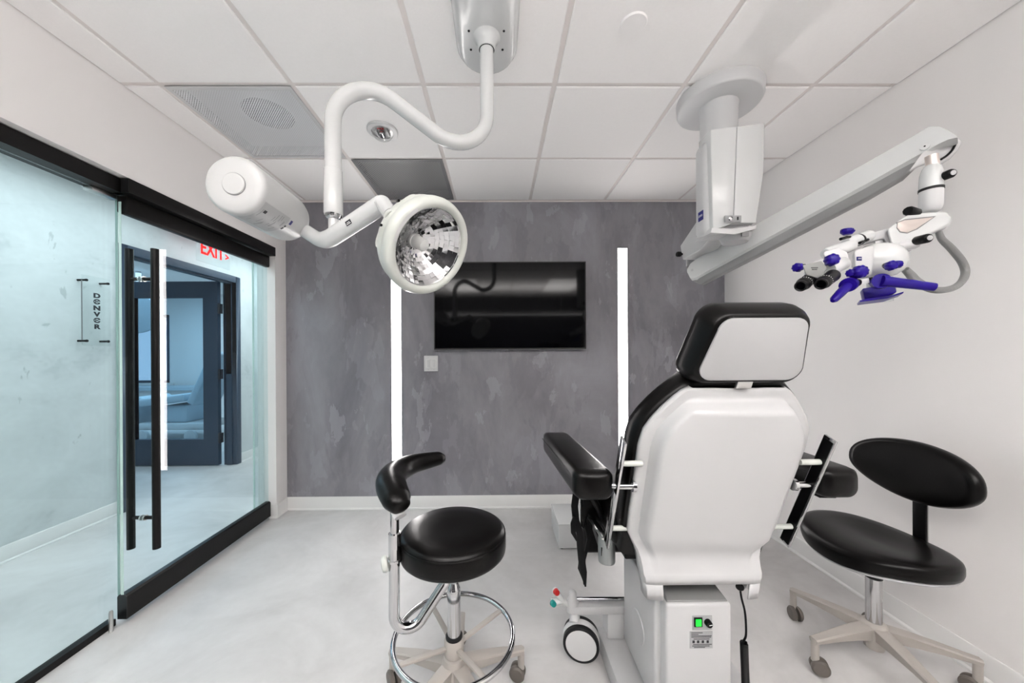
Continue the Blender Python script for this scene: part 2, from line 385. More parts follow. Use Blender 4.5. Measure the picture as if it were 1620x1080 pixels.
b.box((XL, YR, ZC+.006), (XL+.02, YB, ZC+.0235)); b.box((XR-.02, YR, ZC+.006), (XR, YB, ZC+.0235))
struct(b.build('trim_1', 'grid', flat=True))
b = MB(); b.box((XL-.1, YR-.1, ZC+.26), (XR+.1, YB+.1, ZC+.30)); struct(b.build('ceiling_slab', 'mid_grey'))

# air diffuser with a round neck behind the perforated plate
def diffuser(x0, y0, label, perf, pan, collar):
    e = empty('ceiling_diffuser', (x0+T/2, y0+T/2, ZC), label, 'air vent')
    x1, y1 = x0+T, y0+T; x0 += .012; y0 += .012; x1 -= .012; y1 -= min(.012, 9); y1 = min(y1, YB-.035)
    q = MB(); q.add([(x0+.02, y0+.02, ZC+.001), (x1-.02, y0+.02, ZC+.001), (x1-.02, y1-.02, ZC+.001), (x0+.02, y1-.02, ZC+.001)], [(0, 1, 2, 3)])
    q.build('perforated_plate', perf, e)
    q = MB()
    for lo, hi in (((x0, y0), (x1, y0+.02)), ((x0, y1-.02), (x1, y1)), ((x0, y0+.02), (x0+.02, y1-.02)), ((x1-.02, y0+.02), (x1, y1-.02))):
        q.box((lo[0], lo[1], ZC), (hi[0], hi[1], ZC+.004))
    q.build('frame', pan, e)
    q = MB(); z = ZC+.075
    cx, cy, r = (x0+x1)/2, (y0+y1)/2, .125
    q.add([(x0, y0, ZC+.012), (x1, y0, ZC+.012), (x1, y1, ZC+.012), (x0, y1, ZC+.012)] + [(x0, y0, z), (x1, y0, z), (x1, y1, z), (x0, y1, z)], [(0,1,5,4),(1,2,6,5),(2,3,7,6),(3,0,4,7)] + ([] if collar else [(4,5,6,7)]))
    if collar:
        N = 48; outer = []
        for k in range(N):
            a = 2*math.pi*k/N; c_, s_ = math.cos(a), math.sin(a); t = min((x1-x0)/2/max(abs(c_), 1e-6), (y1-y0)/2/max(abs(s_), 1e-6)); outer.append(V((cx+c_*t, cy+s_*t, z)))
        q.loft([outer, circle((cx, cy, z), r, N)], cap=False)
    q.build('plenum_box', pan, e)
    if collar:
        MB().loft([circle((cx, cy, z), r, 48), circle((cx, cy, z+.12), r, 48)], cap=False).build('duct_neck', 'dark_duct', e)
        q = MB(); q.lathe((cx, cy, z+.115), (0, 0, 1), [(r-.002, 0), (r-.002, .004)], 40); q.build('duct_damper', 'dark_duct', e)
    return e
diffuser(GX-2*T, GY, 'light grey perforated ceiling diffuser with a round duct showing through it', 'perf', 'white_plastic', True)
diffuser(GX-T, GY+T, 'darker mesh ceiling return grille beside the accent wall', 'perf_dark', 'mid_grey', False)

# smoke alarm with strobe
p = V((-.636, 1.935, ZC))
e = empty('smoke_alarm', p, 'round white ceiling strobe alarm with clear dome and red lettering', 'alarm')
MB().lathe(p, (0, 0, -1), [(.083, -.002), (.083, .008), (.079, .012), (.060, .013), (.058, .004)], 48).build('alarm_ring', 'white_plastic', e)
MB().lathe(p, (0, 0, -1), [(.058, .012), (.056, .026), (.045, .040), (.028, .048), (.006, .050)], 40).build('clear_dome', 'dome', e)
MB().box((p.x-.013, p.y-.022, ZC-.034), (p.x+.013, p.y+.022, ZC-.003)).build('strobe_lamp', 'chrome', e, bevel=.004)
for s_ in (-1, 1): MB().box((p.x-.030*s_-.004, p.y-.02, ZC-.02), (p.x-.030*s_+.004, p.y+.03, ZC-.004)).build('reflector_wing', 'grey_plastic', e)
text('FIRE', 'alarm_lettering', 'red', p+V((0, -.034, -.0145)), (1, 0, 0), (0, -1, 0), .020, e)
# round cover plate
p = V((.522, 1.309, ZC)); q = MB().lathe(p, (0, 0, -1), [(.050, -.001), (.050, .003), (.047, .007), (.010, .0085)], 48).build('ceiling_cover_plate', 'tile')
tag(q, 'small plain round white cap on a ceiling tile', 'ceiling cap')

# vertical LED strips recessed in the mural wall
for nm, x0, x1, z0, z1, lb in (('led_strip', -.868, -.791, .335, 2.13, 'vertical white light strip left of the television, partly behind the round lamp head'),
                               ('led_strip', .993, 1.069, .335, 2.13, 'vertical white light strip right of the television, partly behind the exam chair')):
    e = empty(nm, ((x0+x1)/2, YB, z0), lb, 'wall light', 'vertical light strips on the grey wall')
    MB().box((x0, YB-.004, z0), (x1, YB-.001, z1)).build('diffuser', 'led', e)
    q = MB(); q.box((x0-.004, YB-.006, z0), (x0, YB, z1)); q.box((x1, YB-.006, z0), (x1+.004, YB, z1)); q.box((x0-.004, YB-.006, z1), (x1+.004, YB, z1+.004)); q.box((x0-.004, YB-.006, z0-.004), (x1+.004, YB, z0)); q.build('channel', 'white_plastic', e)

# television
tx0, tx1, tz0, tz1, ty = -.512, .716, 1.302, 2.010, 2.79
e = empty('television', ((tx0+tx1)/2, YB-.001, tz0), 'black flat-screen television on the grey wall', 'television')
MB().box((tx0+.007, ty-.0005, tz0+.012), (tx1-.007, ty+.004, tz1-.007)).build('screen', 'screen', e)
q = MB(); q.box((tx0, ty-.002, tz1-.007), (tx1, ty+.03, tz1)); q.box((tx0, ty-.002, tz0), (tx1, ty+.03, tz0+.012)); q.box((tx0, ty-.002, tz0+.012), (tx0+.007, ty+.03, tz1-.007)); q.box((tx1-.007, ty-.002, tz0+.012), (tx1, ty+.03, tz1-.007))
q.build('bezel', 'tv_edge', e)
MB().box((tx0+.02, ty+.004, tz0+.02), (tx1-.02, ty+.03, tz1-.02)).build('back_cover', 'tv_edge', e, bevel=.004)
MB().box((-.2, ty+.03, 1.5), (.4, YB-.001, 1.8)).build('wall_bracket', 'bronze', e)
MB().box((tx0, ty-.0028, tz0-.001), (tx1, ty+.002, tz0+.003)).build('bottom_trim', 'bronze', e)
MB().box((.085, ty-.003, tz0-.009), (.125, ty+.01, tz0)).build('logo_tab', 'bronze', e, bevel=.001)

# light switch
p0, p1 = V((-.604, YB, 1.127)), V((-.490, YB, 1.255))
e = empty('light_switch', (-.547, YB, 1.127), 'white double rocker light switch on the wall below the television', 'light switch')
MB().box((p0.x, YB-.006, p0.z), (p1.x, YB, p1.z)).build('wall_plate', 'white_plastic', e, bevel=.002)
for cx in (-.570, -.524):
    q = MB(); q.box((cx-.018, YB-.0075, 1.157), (cx+.018, YB-.004, 1.225)); r_ = q.build('rocker', 'trim', e, bevel=.001)
    MB().box((cx-.013, YB-.0115, 1.160), (cx+.013, YB-.007, 1.222)).build('paddle', 'white_plastic', r_, bevel=.0015)
for cx in (-.570, -.524):
    for z in (1.142, 1.240): MB().lathe((cx, YB-.0055, z), (0, -1, 0), [(.003, 0), (.003, .0015)], 12).build('screw', 'grey_plastic', e)

# low white step by the wall
e = empty('step_box', (.51, 2.38, 0), 'low white box step on the floor by the accent wall', 'step')
MB().box((.388, 2.228, .008), (.66, 2.53, .158)).build('body', 'white_plastic', e, bevel=.004)
MB().box((.386, 2.226, .1585), (.662, 2.532, .166)).build('top_panel', 'white_gloss', e, bevel=.002)
for x in (.41, .64):
    for y in (2.25, 2.51): MB().lathe((x, y, 0), (0, 0, 1), [(.012, 0), (.012, .008)], 14).build('foot', 'rubber', e)

# ------------------------------------------------------------------ glass front
GXS = -1.787; GXF = -1.826
Y0 = 1.655
q = q_fix = empty('fixed_glass_panel', (GXF, .3, 0), 'large fixed clear glass panel left of the sliding door', 'glass panel')
MB().box((GXF-.006, -.9, .02), (GXF+.006, Y0+.02, 2.033)).build('pane', 'glass', q)
q2 = MB(); q2.box((GXF-.018, -.9, 0), (GXF+.018, Y0-.01, .03)); q2.build('bottom_channel', 'black', q)
q2 = MB(); q2.box((GXF-.0061, Y0+.02, .02), (GXF+.0061, Y0+.0215, 2.033)); q2.build('polished_edge', 'glass_edge', q)
# narrow return pane by the post
q = empty('side_glass_strip', (GXF, 2.6, 0), 'narrow fixed strip of greenish glass beside the white post', 'glass panel')
MB().box((GXF-.006, 2.60, .02), (GXF+.006, 2.705, 2.033)).build('pane', 'glass', q)
MB().box((GXF-.0062, 2.597, .02), (GXF+.0062, 2.60, 2.033)).build('polished_edge', 'glass_edge', q)
# sliding door
q = empty('sliding_glass_door', (GXS, 2.15, 0), 'sliding glass door with black rails and tall bar handles', 'door')
MB().box((GXS-.006, Y0, .10), (GXS+.006, 2.69, 2.0)).build('pane', 'glass', q)
MB().box((GXS-.0062, Y0-.0015, .10), (GXS+.0062, Y0, 2.0)).build('polished_edge', 'glass_edge', q)
poly = [(GXS-.022, .022), (GXS+.022, .022), (GXS+.022, .128), (GXS+.014, .137), (GXS-.014, .137), (GXS-.022, .128)]
MB().loft([[V((a, Y0, z)) for a, z in poly], [V((a, 2.69, z)) for a, z in poly]]).build('bottom_rail', 'black', q)
lab(MB().loft([[V((a, Y0-.003, z)) for a, z in poly], [V((a, Y0, z)) for a, z in poly]]).build('rail_end_cap', 'tv_edge', q), 'dark rail end cap with bright edge')
poly = [(GXS-.02, 1.955), (GXS-.005, 1.945), (GXS+.020, 1.945), (GXS+.026, 1.955), (GXS+.026, 2.030), (GXS-.02, 2.030)]
MB().loft([[V((a, Y0+.005, z)) for a, z in poly], [V((a, 2.69, z)) for a, z in poly]]).build('top_rail', 'black', q, bevel=.002)
HY = 1.755
for side, nm in ((1, 'handle'), (-1, 'handle')):
    X = GXS + side*.064
    h = MB().tube([(X, HY, .300), (X, HY, 1.806)], .0165, 28).build(nm, 'black', q)
    for z in (.455, 1.655):
        MB().tube([(GXS+side*.007, HY, z), (X-side*.01, HY, z)], .009, 18).build('standoff', 'black', h)
        MB().tube([(GXS+side*.006, HY, z), (GXS+side*.012, HY, z)], .014, 20).build('standoff_collar', 'brushed', h)
# track
q = empty('door_track', (GXF, 1.2, 2.05), 'black metal ceiling track above the glass wall', 'door track')
MB().box((XL-.135, -.9, 2.035), (XL-.035, Y0, 2.100)).build('fixed_channel', 'black', q)
MB().box((XL-.095, Y0-.02, 2.035), (XL+.006, 2.704, 2.102)).build('slide_channel', 'black', q, bevel=.0015)
MB().box((XL-.03, Y0-.0225, 2.04), (XL+.006, Y0-.0205, 2.100)).build('end_plate', 'tv_edge', q)
MB().box((GXF-.03, Y0-.09, 2.015), (GXF+.014, Y0+.02, 2.034)).build('glass_clamp', 'brushed', q_fix, bevel=.002)
q = MB().lathe((-1.787, Y0-.05, 0), (0, 0, 1), [(.008, 0), (.008, .09), (.004, .1)], 14); tag(q.build('floor_guide', 'brushed'), 'small metal floor guide at the meeting edge of the glass', 'door guide')

# ------------------------------------------------------------------ corridor: door in its dark frame, name plate, exit sign
FD = .07
e = bpy.data.objects.new('door_1', None); e.location = (XW, (D0+D1)/2, 0); C.objects.link(e); struct(e)
q = MB()
for (y0, y1, z0, z1) in ((D0, D0+FD, 0, DZ), (D1-FD, D1, 0, DZ), (D0+FD, D1-FD, DZ-FD, DZ)):
    q.box((XW-.13, y0, z0), (XW+.018, y1, z1))
q.build('door_frame', 'frame_blue', e, bevel=.003)
q = MB(); q.box((XW-.09, D1-FD-.014, 0), (XW-.03, D1-FD, DZ-FD)); q.box((XW-.09, D0+FD, DZ-FD-.014), (XW-.03, D1-FD-.014, DZ-FD)); q.build('door_stop', 'frame_blue', e)
LX0, LX1, LY, LZ = -4.28, -3.205, 3.985, 2.112
q = MB(); gx0, gx1, gz0, gz1 = -4.15, -3.372, .305, 1.925
q.box((LX0, LY, .01), (gx0, LY+.045, LZ)); q.box((gx1, LY, .01), (LX1, LY+.045, LZ)); q.box((gx0, LY, .01), (gx1, LY+.045, gz0)); q.box((gx0, LY, gz1), (gx1, LY+.045, LZ))
q.build('door_leaf', 'frame_blue', e)
MB().box((gx0, LY+.018, gz0), (gx1, LY+.026, gz1)).build('door_pane', 'door_glass', e)
for z in (.32, 1.05, 1.80):
    h = MB().box((LX1, LY-.002, z-.055), (XW-.125, LY+.03, z+.055)).build('hinge', 'frame_edge', e)
    MB().tube([(LX1+.02, LY-.008, z-.06), (LX1+.02, LY-.008, z+.06)], .009, 14).build('hinge_pin', 'frame_edge', h)
MB().tube([(-4.21, LY, 1.0), (-4.21, LY-.05, 1.0), (-4.10, LY-.05, 1.0)], .010, 12).build('door_handle', 'black', e)

# DENVER name plate
PX = XW+.055
a = atx(132, 441, PX); bb = atx(170, 541, PX)
y0, y1, z1, z0 = a.y, bb.y, a.z+.03, bb.z-.03
e = empty('name_plate', (XW, (y0+y1)/2, z0), 'clear acrylic name plate reading DENVER on the corridor wall', 'sign')
MB().box((PX-.003, y0-.01, z0), (PX+.003, y1+.02, z1)).build('acrylic_plate', 'acrylic', e)
for y in (y0+.012, y1): 
    for z in (z1-.035, z0+.035):
        MB().tube([(XW, y, z), (PX-.003, y, z)], .0075, 16).build('standoff', 'black', e); 
        MB().tube([(PX+.003, y, z), (PX+.010, y, z)], .0095, 16).build('standoff_cap', 'black', e)
zt = atx(152, 468, PX).z; zb = atx(152, 517, PX).z; yc = atx(152.5, 490, PX).y
for k, ch in enumerate('DENVER'):
    z = zt + (zb-zt)*k/5
    ch = '\u0404' if ch == 'E' else ch
    text(ch, 'letter', 'black_print', (PX+.004, yc, z), (0, 1, 0), (0, 0, 1), .046, e, wide=1.30, bold=.0020)
MB().box((PX-.004, y0-.0115, z0+.04), (PX+.004, y0-.0100, z1-.04)).build('plate_edge', 'mid_grey', e)

# EXIT sign, edge-lit, hanging from the corridor ceiling close to the wall
SX = -2.80
e = empty('exit_sign', (SX, 3.43, ZC), 'red lit EXIT sign hanging in the corridor above the dark door', 'sign')
MB().box((SX-.03, 3.22, ZC-.09), (SX+.03, 3.66, ZC)).build('housing', 'white_plastic', e, bevel=.004)
MB().box((SX-.004, 3.24, 2.155), (SX+.004, 3.64, ZC-.09)).build('sign_panel', 'acrylic', e)
text('EXIT', 'lettering', 'exit_red', (SX+.006, 3.42, 2.290), (0, 1, 0), (0, 0, 1), .190, e, depth=.002, wide=.72, bold=.003)
text('>', 'arrow', 'exit_red', (SX+.006, 3.60, 2.272), (0, 1, 0), (0, 0, 1), .10, e, depth=.002, wide=.8, bold=.003)

# far room: low counter, round lamp head, pale treatment chair
e = empty('far_counter', (-6.4, 6.85, 0), 'pale counter under the window of the far room', 'counter')
MB().box((-8.2, 6.6, .60), (-5.0, FY-.13, .66)).build('worktop', 'pale_blue', e)
MB().box((-8.2, 6.68, 0), (-5.0, FY-.13, .60)).build('cabinet_front', 'wall', e)
e = empty('far_lamp', (-5.3, 5.0, ZC), 'round grey lamp head seen through the far glass door', 'lamp')
MB().tube([(-5.35, 5.2, ZC), (-5.35, 5.2, 2.1)], .03, 14).build('pole', 'grey_plastic', e)
MB().lathe((-5.40, 5.1, 1.92), V((.35, -.8, -.45)), [(.02, -.10), (.20, -.08), (.36, 0), (.34, .02), (.05, .03)], 40).build('lamp_head', 'pale_blue', e)
e = empty('far_treatment_chair', (-4.9, 5.4, 0), 'pale treatment chair on wheels seen faintly through the far door glass', 'chair')
MB().box((-5.35, 5.15, .16), (-4.35, 5.65, .26)).build('base_frame', 'white_plastic', e, bevel=.02)
MB().box((-5.0, 5.2, .26), (-4.65, 5.6, .52)).build('pedestal', 'pale_blue', e, bevel=.03)
MB().obox((-4.98, 5.4, .60), ((1, 0, .12), (0, 1, 0), (-.12, 0, 1)), (.34, .26, .06)).build('seat', 'pale_blue', e, bevel=.03, seg=3)
MB().obox((-4.38, 5.4, .92), ((.42, 0, .9), (0, 1, 0), (-.9, 0, .42)), (.42, .26, .06)).build('backrest', 'pale_blue', e, bevel=.03, seg=3)
MB().obox((-5.42, 5.4, .42), ((.5, 0, .85), (0, 1, 0), (-.85, 0, .5)), (.26, .24, .05)).build('leg_rest', 'pale_blue', e, bevel=.03, seg=3)
for x in (-5.2, -4.5):
    MB().lathe((x, 5.12, .085), (0, -1, 0), [(.085, 0), (.085, .04), (.07, .045)], 28).build('wheel', 'grey_plastic', e)

# behind the camera: dark cabinets, counter, long linear light at the top of the rear wall
e = empty('rear_cabinet', (0, -1.7, 0), 'dark base cabinet run along the rear wall', 'cabinet')
MB().box((-1.2, -1.94, 0), (1.6, -1.42, .86)).build('body', 'cabinet', e)
tag(MB().box((-1.22, -1.94, .86), (1.62, -1.40, .90)).build('rear_worktop', 'counter'), 'white worktop on the dark rear cabinets', 'worktop')
e = empty('linear_light', (.1, -.95, 2.0), 'long linear lamp hanging behind the viewpoint', 'lamp')
MB().box((-1.42, -1.0, 2.0), (1.62, -.9, 2.05)).build('lamp_body', 'white_plastic', e)
MB().box((-1.40, -.99, 1.995), (1.60, -.91, 1.9995)).build('diffuser', 'led_soft', e)
for x in (-1.0, 1.2): MB().tube([(x, -.95, 2.05), (x, -.95, ZC)], .003, 8).build('suspension_wire', 'chrome', e)

#@@OBJECTS
# ------------------------------------------------------------------ ceiling-hung examination lamp
PA = V((-.036, 1.33, 0)); YP = 1.16
e = empty('examination_lamp', (PA.x, PA.y, ZC), 'white ceiling-hung examination lamp with curved arm and round faceted reflector head', 'medical lamp')
def stadium(cx, y0, y1, hw, z, n=14):
    pts = []
    for k in range(n+1): a = math.pi*k/n; pts.append(V((cx+hw*math.cos(a), y1-hw+hw*math.sin(a), z)))
    for k in range(n+1): a = math.pi+math.pi*k/n; pts.append(V((cx+hw*math.cos(a), y0+hw+hw*math.sin(a), z)))
    return pts
MB().loft([stadium(PA.x, .93, 1.525, .122, ZC), stadium(PA.x, .93, 1.525, .122, ZC-.008), stadium(PA.x, .945, 1.51, .108, ZC-.030), stadium(PA.x, .955, 1.50, .098, ZC-.036)]).build('ceiling_plate', 'white_gloss', e, ang=50)
MB().lathe((PA.x, PA.y, ZC-.030), (0, 0, -1), [(.062, 0), (.055, .004), (.044, .012), (.036, .030), (.033, .052), (.030, .053), (.030, .02)], 36).build('collar', 'white_gloss', e, ang=50)
MB().lathe((PA.x, PA.y, ZC-.0815), (0, 0, -1), [(.0305, 0), (.0275, .0015)], 32).build('seal_ring', 'rubber', e)
for x, y in ((-.066, 1.30), (.066, 1.30), (-.064, 1.38), (.062, 1.38)):
    MB().lathe((PA.x+x, y, ZC-.0355), (0, 0, -1), [(.0045, 0), (.0045, .002)], 12).build('screw', 'dark_plastic', e)
ca = at(772, 274, PA.y); cb = at(526, 85, YP); ca.x = PA.x; ca.y = PA.y
bot = at(527, 340, YP)
path = fillet([(PA.x, PA.y, ZC-.06), ca, cb, (cb.x, cb.y, bot.z)], [.13, .13], 16)
MB().tube(path, .0262, 28).build('curved_arm', 'white_gloss', e)
MB().lathe((cb.x, cb.y, at(526, 270, YP).z), (0, 0, -1), [(.0262, -.004), (.0285, 0), (.0298, .09), (.0300, at(526, 270, YP).z-bot.z-.004), (.0285, at(526, 270, YP).z-bot.z)], 32).build('sleeve', 'white_gloss', e, ang=50)
MB().lathe((cb.x, cb.y, bot.z+.001), (0, 0, -1), [(.026, 0), (.025, .008), (.020, .015), (.010, .019), (.002, .020)], 28).build('pivot_cap', 'chrome', e)
# yoke tube under the pivot
jx = V((cb.x, cb.y, bot.z-.030))
hc = at(676, 391, 1.045); n = V((.69, -.53, -.49)).normalized()
def on_plane(x, y, p_, n_):
    r_ = ray(x, y); return EYE + r_*((p_-EYE).dot(n_)/r_.dot(n_))
k3 = on_plane(622, 345, hc-n*.040, n)
k0 = at(462, 352, 1.205); k1 = at(512, 384, 1.175); k2 = at(606, 322, 1.10); k3e = k2 + (k3-k2)*.9

MB().tube([(cb.x, cb.y, bot.z-.005), (cb.x, cb.y, bot.z-.05)], .016, 18).build('pivot_stem', 'white_gloss', e)
yk = fillet([k0, k1, k2, k3e], [.075, .018], 10)
yo = MB().tube(yk, lerp_list([.023, .025, .0285, .0285, .0285, .0265, .0225], len(yk)), 26).build('yoke', 'white_gloss', e)
# printed sticker on the yoke
dy = (k2-k1).normalized(); sd = dy.cross(V((0, 1, 0))).normalized(); front = sd.cross(dy); front = front if front.y < 0 else -front
sp = k1 + (k2-k1)*.52 + front*.0287 - sd*(.006 if sd.z > 0 else -.006)
MB().obox(sp, (dy, sd, front), (.0105, .0075, .0006)).build('printed_mark', 'black_print', yo)
upv = dy.cross(front); upv = -upv if upv.z < 0 else upv
for k_, w_ in ((-.0035, .008), (.001, .006)):
    MB().obox(sp+front*.0007+upv*k_, (dy, sd, front), (w_, .0008, .0004)).build('mark_line', 'white_print', yo)
# counterweight canister
c1 = at(370, 291, .925); c2 = at(457, 348, 1.205); ax = (c2-c1).normalized(); L = (c2-c1).length; R = .0775
cw = MB().lathe(c1, ax, [(.004, 0), (.050, 0), (.067, .0005), (.0725, .003), (.0762, .008), (R, .015), (R, L-.03), (.074, L-.014), (.062, L-.004), (.045, L), (.024, L+.004)], 56).build('counterweight', 'canister_white', e, ang=60)
MB().lathe(c1 - ax*.0005, ax, [(.027, -.0035), (.0285, -.002), (.0285, .003)], 36).build('end_button', 'canister_white', cw)
MB().lathe(c1 - ax*.0005, ax, [(.0298, -.0004), (.0298, .002)], 36).build('button_gap', 'mid_grey', cw)
def on_can(a, h, r): 
    u = V((0, 0, 1)); u = (u-ax*u.dot(ax)).normalized(); w_ = ax.cross(u)       # w_ toward +X or -X
    if w_.x < 0: w_ = -w_
    return c1 + ax*h + (u*math.sin(a) + w_*math.cos(a))*r
def can_patch(a0, a1, h0, h1, r, name, mt, n=14):
    rows = [[on_can(a0+(a1-a0)*i/n, h, r) for i in range(n+1)] for h in (h0, h1)]
    MB().grid(rows).build(name, mt, cw)
can_patch(math.radians(-95), math.radians(-28), .018, .150, R+.0006, 'rating_label', 'label_light')
random.seed(3)
for k_ in range(15):
    a = math.radians(-38 - 50*random.random()); h = .026 + .11*random.random(); wd = math.radians(4+7*random.random())
    can_patch(a-wd, a+wd, h, h+.0022, R+.0010, 'label_line', 'mid_grey', 3)
can_patch(math.radians(-50), math.radians(-43), .035, .048, R+.0011, 'label_block', 'black_print', 3)
can_patch(math.radians(-42), math.radians(-31), .158, .170, R+.0008, 'blue_seal', 'logo_blue', 4)
can_patch(math.radians(-62), math.radians(-55), .150, .158, R+.0008, 'warning_mark', 'black_print', 3)
can_patch(math.radians(-53), math.radians(-48), .150, .158, R+.0008, 'warning_mark', 'black_print', 3)
# head
u = (k3-hc); u = (u-n*u.dot(n)).normalized(); w_ = n.cross(u)
ring = MB().lathe(hc, n, [(.1165, .010), (.118, .018), (.123, .024), (.133, .026), (.1425, .019), (.147, .006), (.146, -.010), (.140, -.020), (.124, -.026), (.1165, -.018)], 72, cap=False, closed=True).build('bezel_ring', 'ivory', e, ang=60)
MB().lathe(hc, n, [(.138, -.018), (.141, -.024), (.1405, -.040), (.132, -.058), (.110, -.076), (.07, -.090), (.01, -.094)], 64, cap=False).build('housing', 'ivory', e, ang=60)
# neck from the housing to the yoke knob
e1 = hc - n*.042 + u*.105; e2 = k3
rings = []
for i in range(9):
    t = i/8; c_ = e1*(1-t) + e2*t; d_ = (e2-e1).normalized(); a_ = (w_ - d_*w_.dot(d_)).normalized(); b_ = d_.cross(a_)
    ra = .072*(1-t)**1.5 + .021; rb = .020*(1-t)**1.2 + .019
    rings.append([c_ + a_*ra*math.cos(q_) + b_*rb*math.sin(q_) for q_ in [2*math.pi*j/28 for j in range(28)]])
MB().loft(rings).build('neck', 'ivory', e, ang=60)
MB().lathe(k3, (k3-k2).normalized(), [(.0225, -.012), (.0245, -.006), (.0245, .006), (.0225, .014)], 28).build('knuckle', 'ivory', e, ang=60)
for s_ in (-1, 1):
    MB().lathe(hc + u*.145 + w_*.040*s_ - n*.028, (n+u*.5).normalized(), [(.0035, 0), (.0035, .020)], 12).build('housing_screw', 'dark_plastic', e)
lb_ = MB(); rows = []
for rr in (.1235, .1345):
    rows.append([hc + n*(.0252 if rr < .13 else .0264) + (u*math.cos(a_) + w_*math.sin(a_))*rr for a_ in [math.radians(-24+48*k/16) for k in range(17)]])
lb_.grid(rows).build('bezel_label', 'white_plastic', e)
# faceted reflector
NS, NR = 40, 9; rows = []; random.seed(5)
for j in range(NR+1):
    t = j/NR; r_ = .018 + (.1185-.018)*t; d_ = -.070 + .081*(r_/.1185)**2
    rows.append([hc + n*d_ + (u*math.cos(2*math.pi*k/NS) + w_*math.sin(2*math.pi*k/NS))*r_ for k in range(NS+1)])
vs_, fs_ = [], []
for j in range(NR):
    for k in range(NS):
        P4 = [rows[j][k], rows[j][k+1], rows[j+1][k+1], rows[j+1][k]]; c_ = sum(P4, V())/4
        ta = V((random.uniform(-1, 1), random.uniform(-1, 1), random.uniform(-1, 1)))*.0012
        i0 = len(vs_); vs_ += [p + n*(ta.dot((p-c_).normalized())) for p in P4]; fs_.append((i0, i0+1, i0+2, i0+3))
MB().add(vs_, fs_).build('faceted_reflector', 'chrome', e, flat=True)
MB().lathe(hc, n, [(.1168, .008), (.1168, .015), (.1145, .013)], 60, cap=False).build('reflector_rim', 'chrome', e)
MB().lathe(hc - n*.072, n, [(.022, 0), (.022, .012), (.0195, .014), (.0195, .052), (.016, .058), (.004, .060)], 32).build('frosted_bulb_shade', 'bulb', e)
MB().lathe(hc - n*.074, n, [(.030, 0), (.027, .006)], 32).build('bulb_socket', 'dark_plastic', e)

# ------------------------------------------------------------------ surgical microscope on its ceiling column
DC = V((1.085, 1.68, 0)); DR = .185
e = empty('surgical_microscope', (DC.x, DC.y, ZC), 'white ceiling-mounted surgical microscope with long boom, violet-blue knobs and black eyepieces', 'microscope')
MB().lathe((DC.x, DC.y, ZC), (0, 0, -1), [(DR, 0), (DR, .004), (DR-.002, .044), (DR-.006, .052), (DR-.012, .055), (.01, .055)], 72).build('ceiling_canopy', 'white_plastic', e, ang=50)
MB().lathe((DC.x, DC.y, ZC-.05), (0, 0, -1), [(.088, 0), (.082, .01), (.080, .06), (.078, .62)], 40).build('column', 'white_plastic', e)
# control housing: two leaves meeting at a shallow ridge
FYB = 1.50
def hb(x, y, Y): return at(x, y, Y)
tl, tr = hb(1124, 205, FYB), hb(1210, 194, FYB); bl, br = hb(1128, 364, FYB), hb(1196, 352, FYB)
mt_, mb_ = hb(1167, 199, FYB-.02), hb(1161, 345, FYB-.02); mr = hb(1208, 275, FYB+.0)
def leaf(poly, name, back=.09):
    lo = [V(p) for p in poly]; hi = [p + V((0, back, 0)) for p in lo]
    return MB().loft([lo, hi]).build(name, 'white_gloss', e, bevel=.004, seg=2)
g = .0012
zt_, zb_ = 2.265, 1.80
xl0, xl1 = tl.x, bl.x; xr0, xr1 = tr.x, br.x; xm0, xm1 = mt_.x, mb_.x
leaf([(xl0, FYB, tl.z), (xm0-g, FYB-.018, mt_.z), (xm1-g, FYB-.018, mb_.z-.02), (xl1, FYB, bl.z)], 'left_cover')
leaf([(xm0+g, FYB-.018, mt_.z), (xr0, FYB, tr.z), (mr.x, FYB, mr.z), (xr1, FYB, br.z), (xm1+g, FYB-.018, mb_.z-.02)], 'right_cover')
hs = MB(); hs.box((xl0-.008, FYB+.02, bl.z-.012), (xr1+.01, FYB+.12, tl.z-.02)); hs.build('housing_back', 'white_plastic', e, bevel=.03, seg=4)
MB().loft([[V((xl1-.012, FYB-.004, bl.z-.012)), V((xm1, FYB-.024, bl.z-.026)), V((xr1-.004, FYB-.004, bl.z+.004)), V((xr1-.004, FYB+.10, bl.z+.004)), V((xl1-.012, FYB+.12, bl.z-.012))],
           [V((xl1-.006, FYB-.003, bl.z+.010)), V((xm1, FYB-.022, bl.z-.004)), V((xr1, FYB-.003, bl.z+.020)), V((xr1, FYB+.10, bl.z+.020)), V((xl1-.006, FYB+.12, bl.z+.010))]]).build('housing_base', 'white_plastic', e)
cp = hb(1160, 350, FYB-.025)
pn = MB().box((cp.x-.034, FYB-.0245, cp.z-.002), (cp.x+.036, FYB-.016, cp.z+.026)).build('switch_panel', 'label', e, bevel=.001)
MB().lathe((cp.x-.012, FYB-.0245, cp.z+.012), (0, -1, 0), [(.010, 0), (.010, .004), (.007, .005), (.007, .002)], 24).build('round_switch', 'chrome', pn)
MB().box((cp.x+.017, FYB-.027, cp.z+.006), (cp.x+.022, FYB-.024, cp.z+.019)).build('slot', 'black_print', pn)
sq = MB().box((xl0-.0102, FYB+.042, 1.868), (xl0-.008, FYB+.078, 1.910)); sqo = sq.build('blue_logo', 'logo_blue', e)
text('ZEISS', 'logo_letters', 'white_print', (xl0-.0108, FYB+.060, 1.889), (0, -1, 0), (0, 0, 1), .013, sqo, depth=.0003)
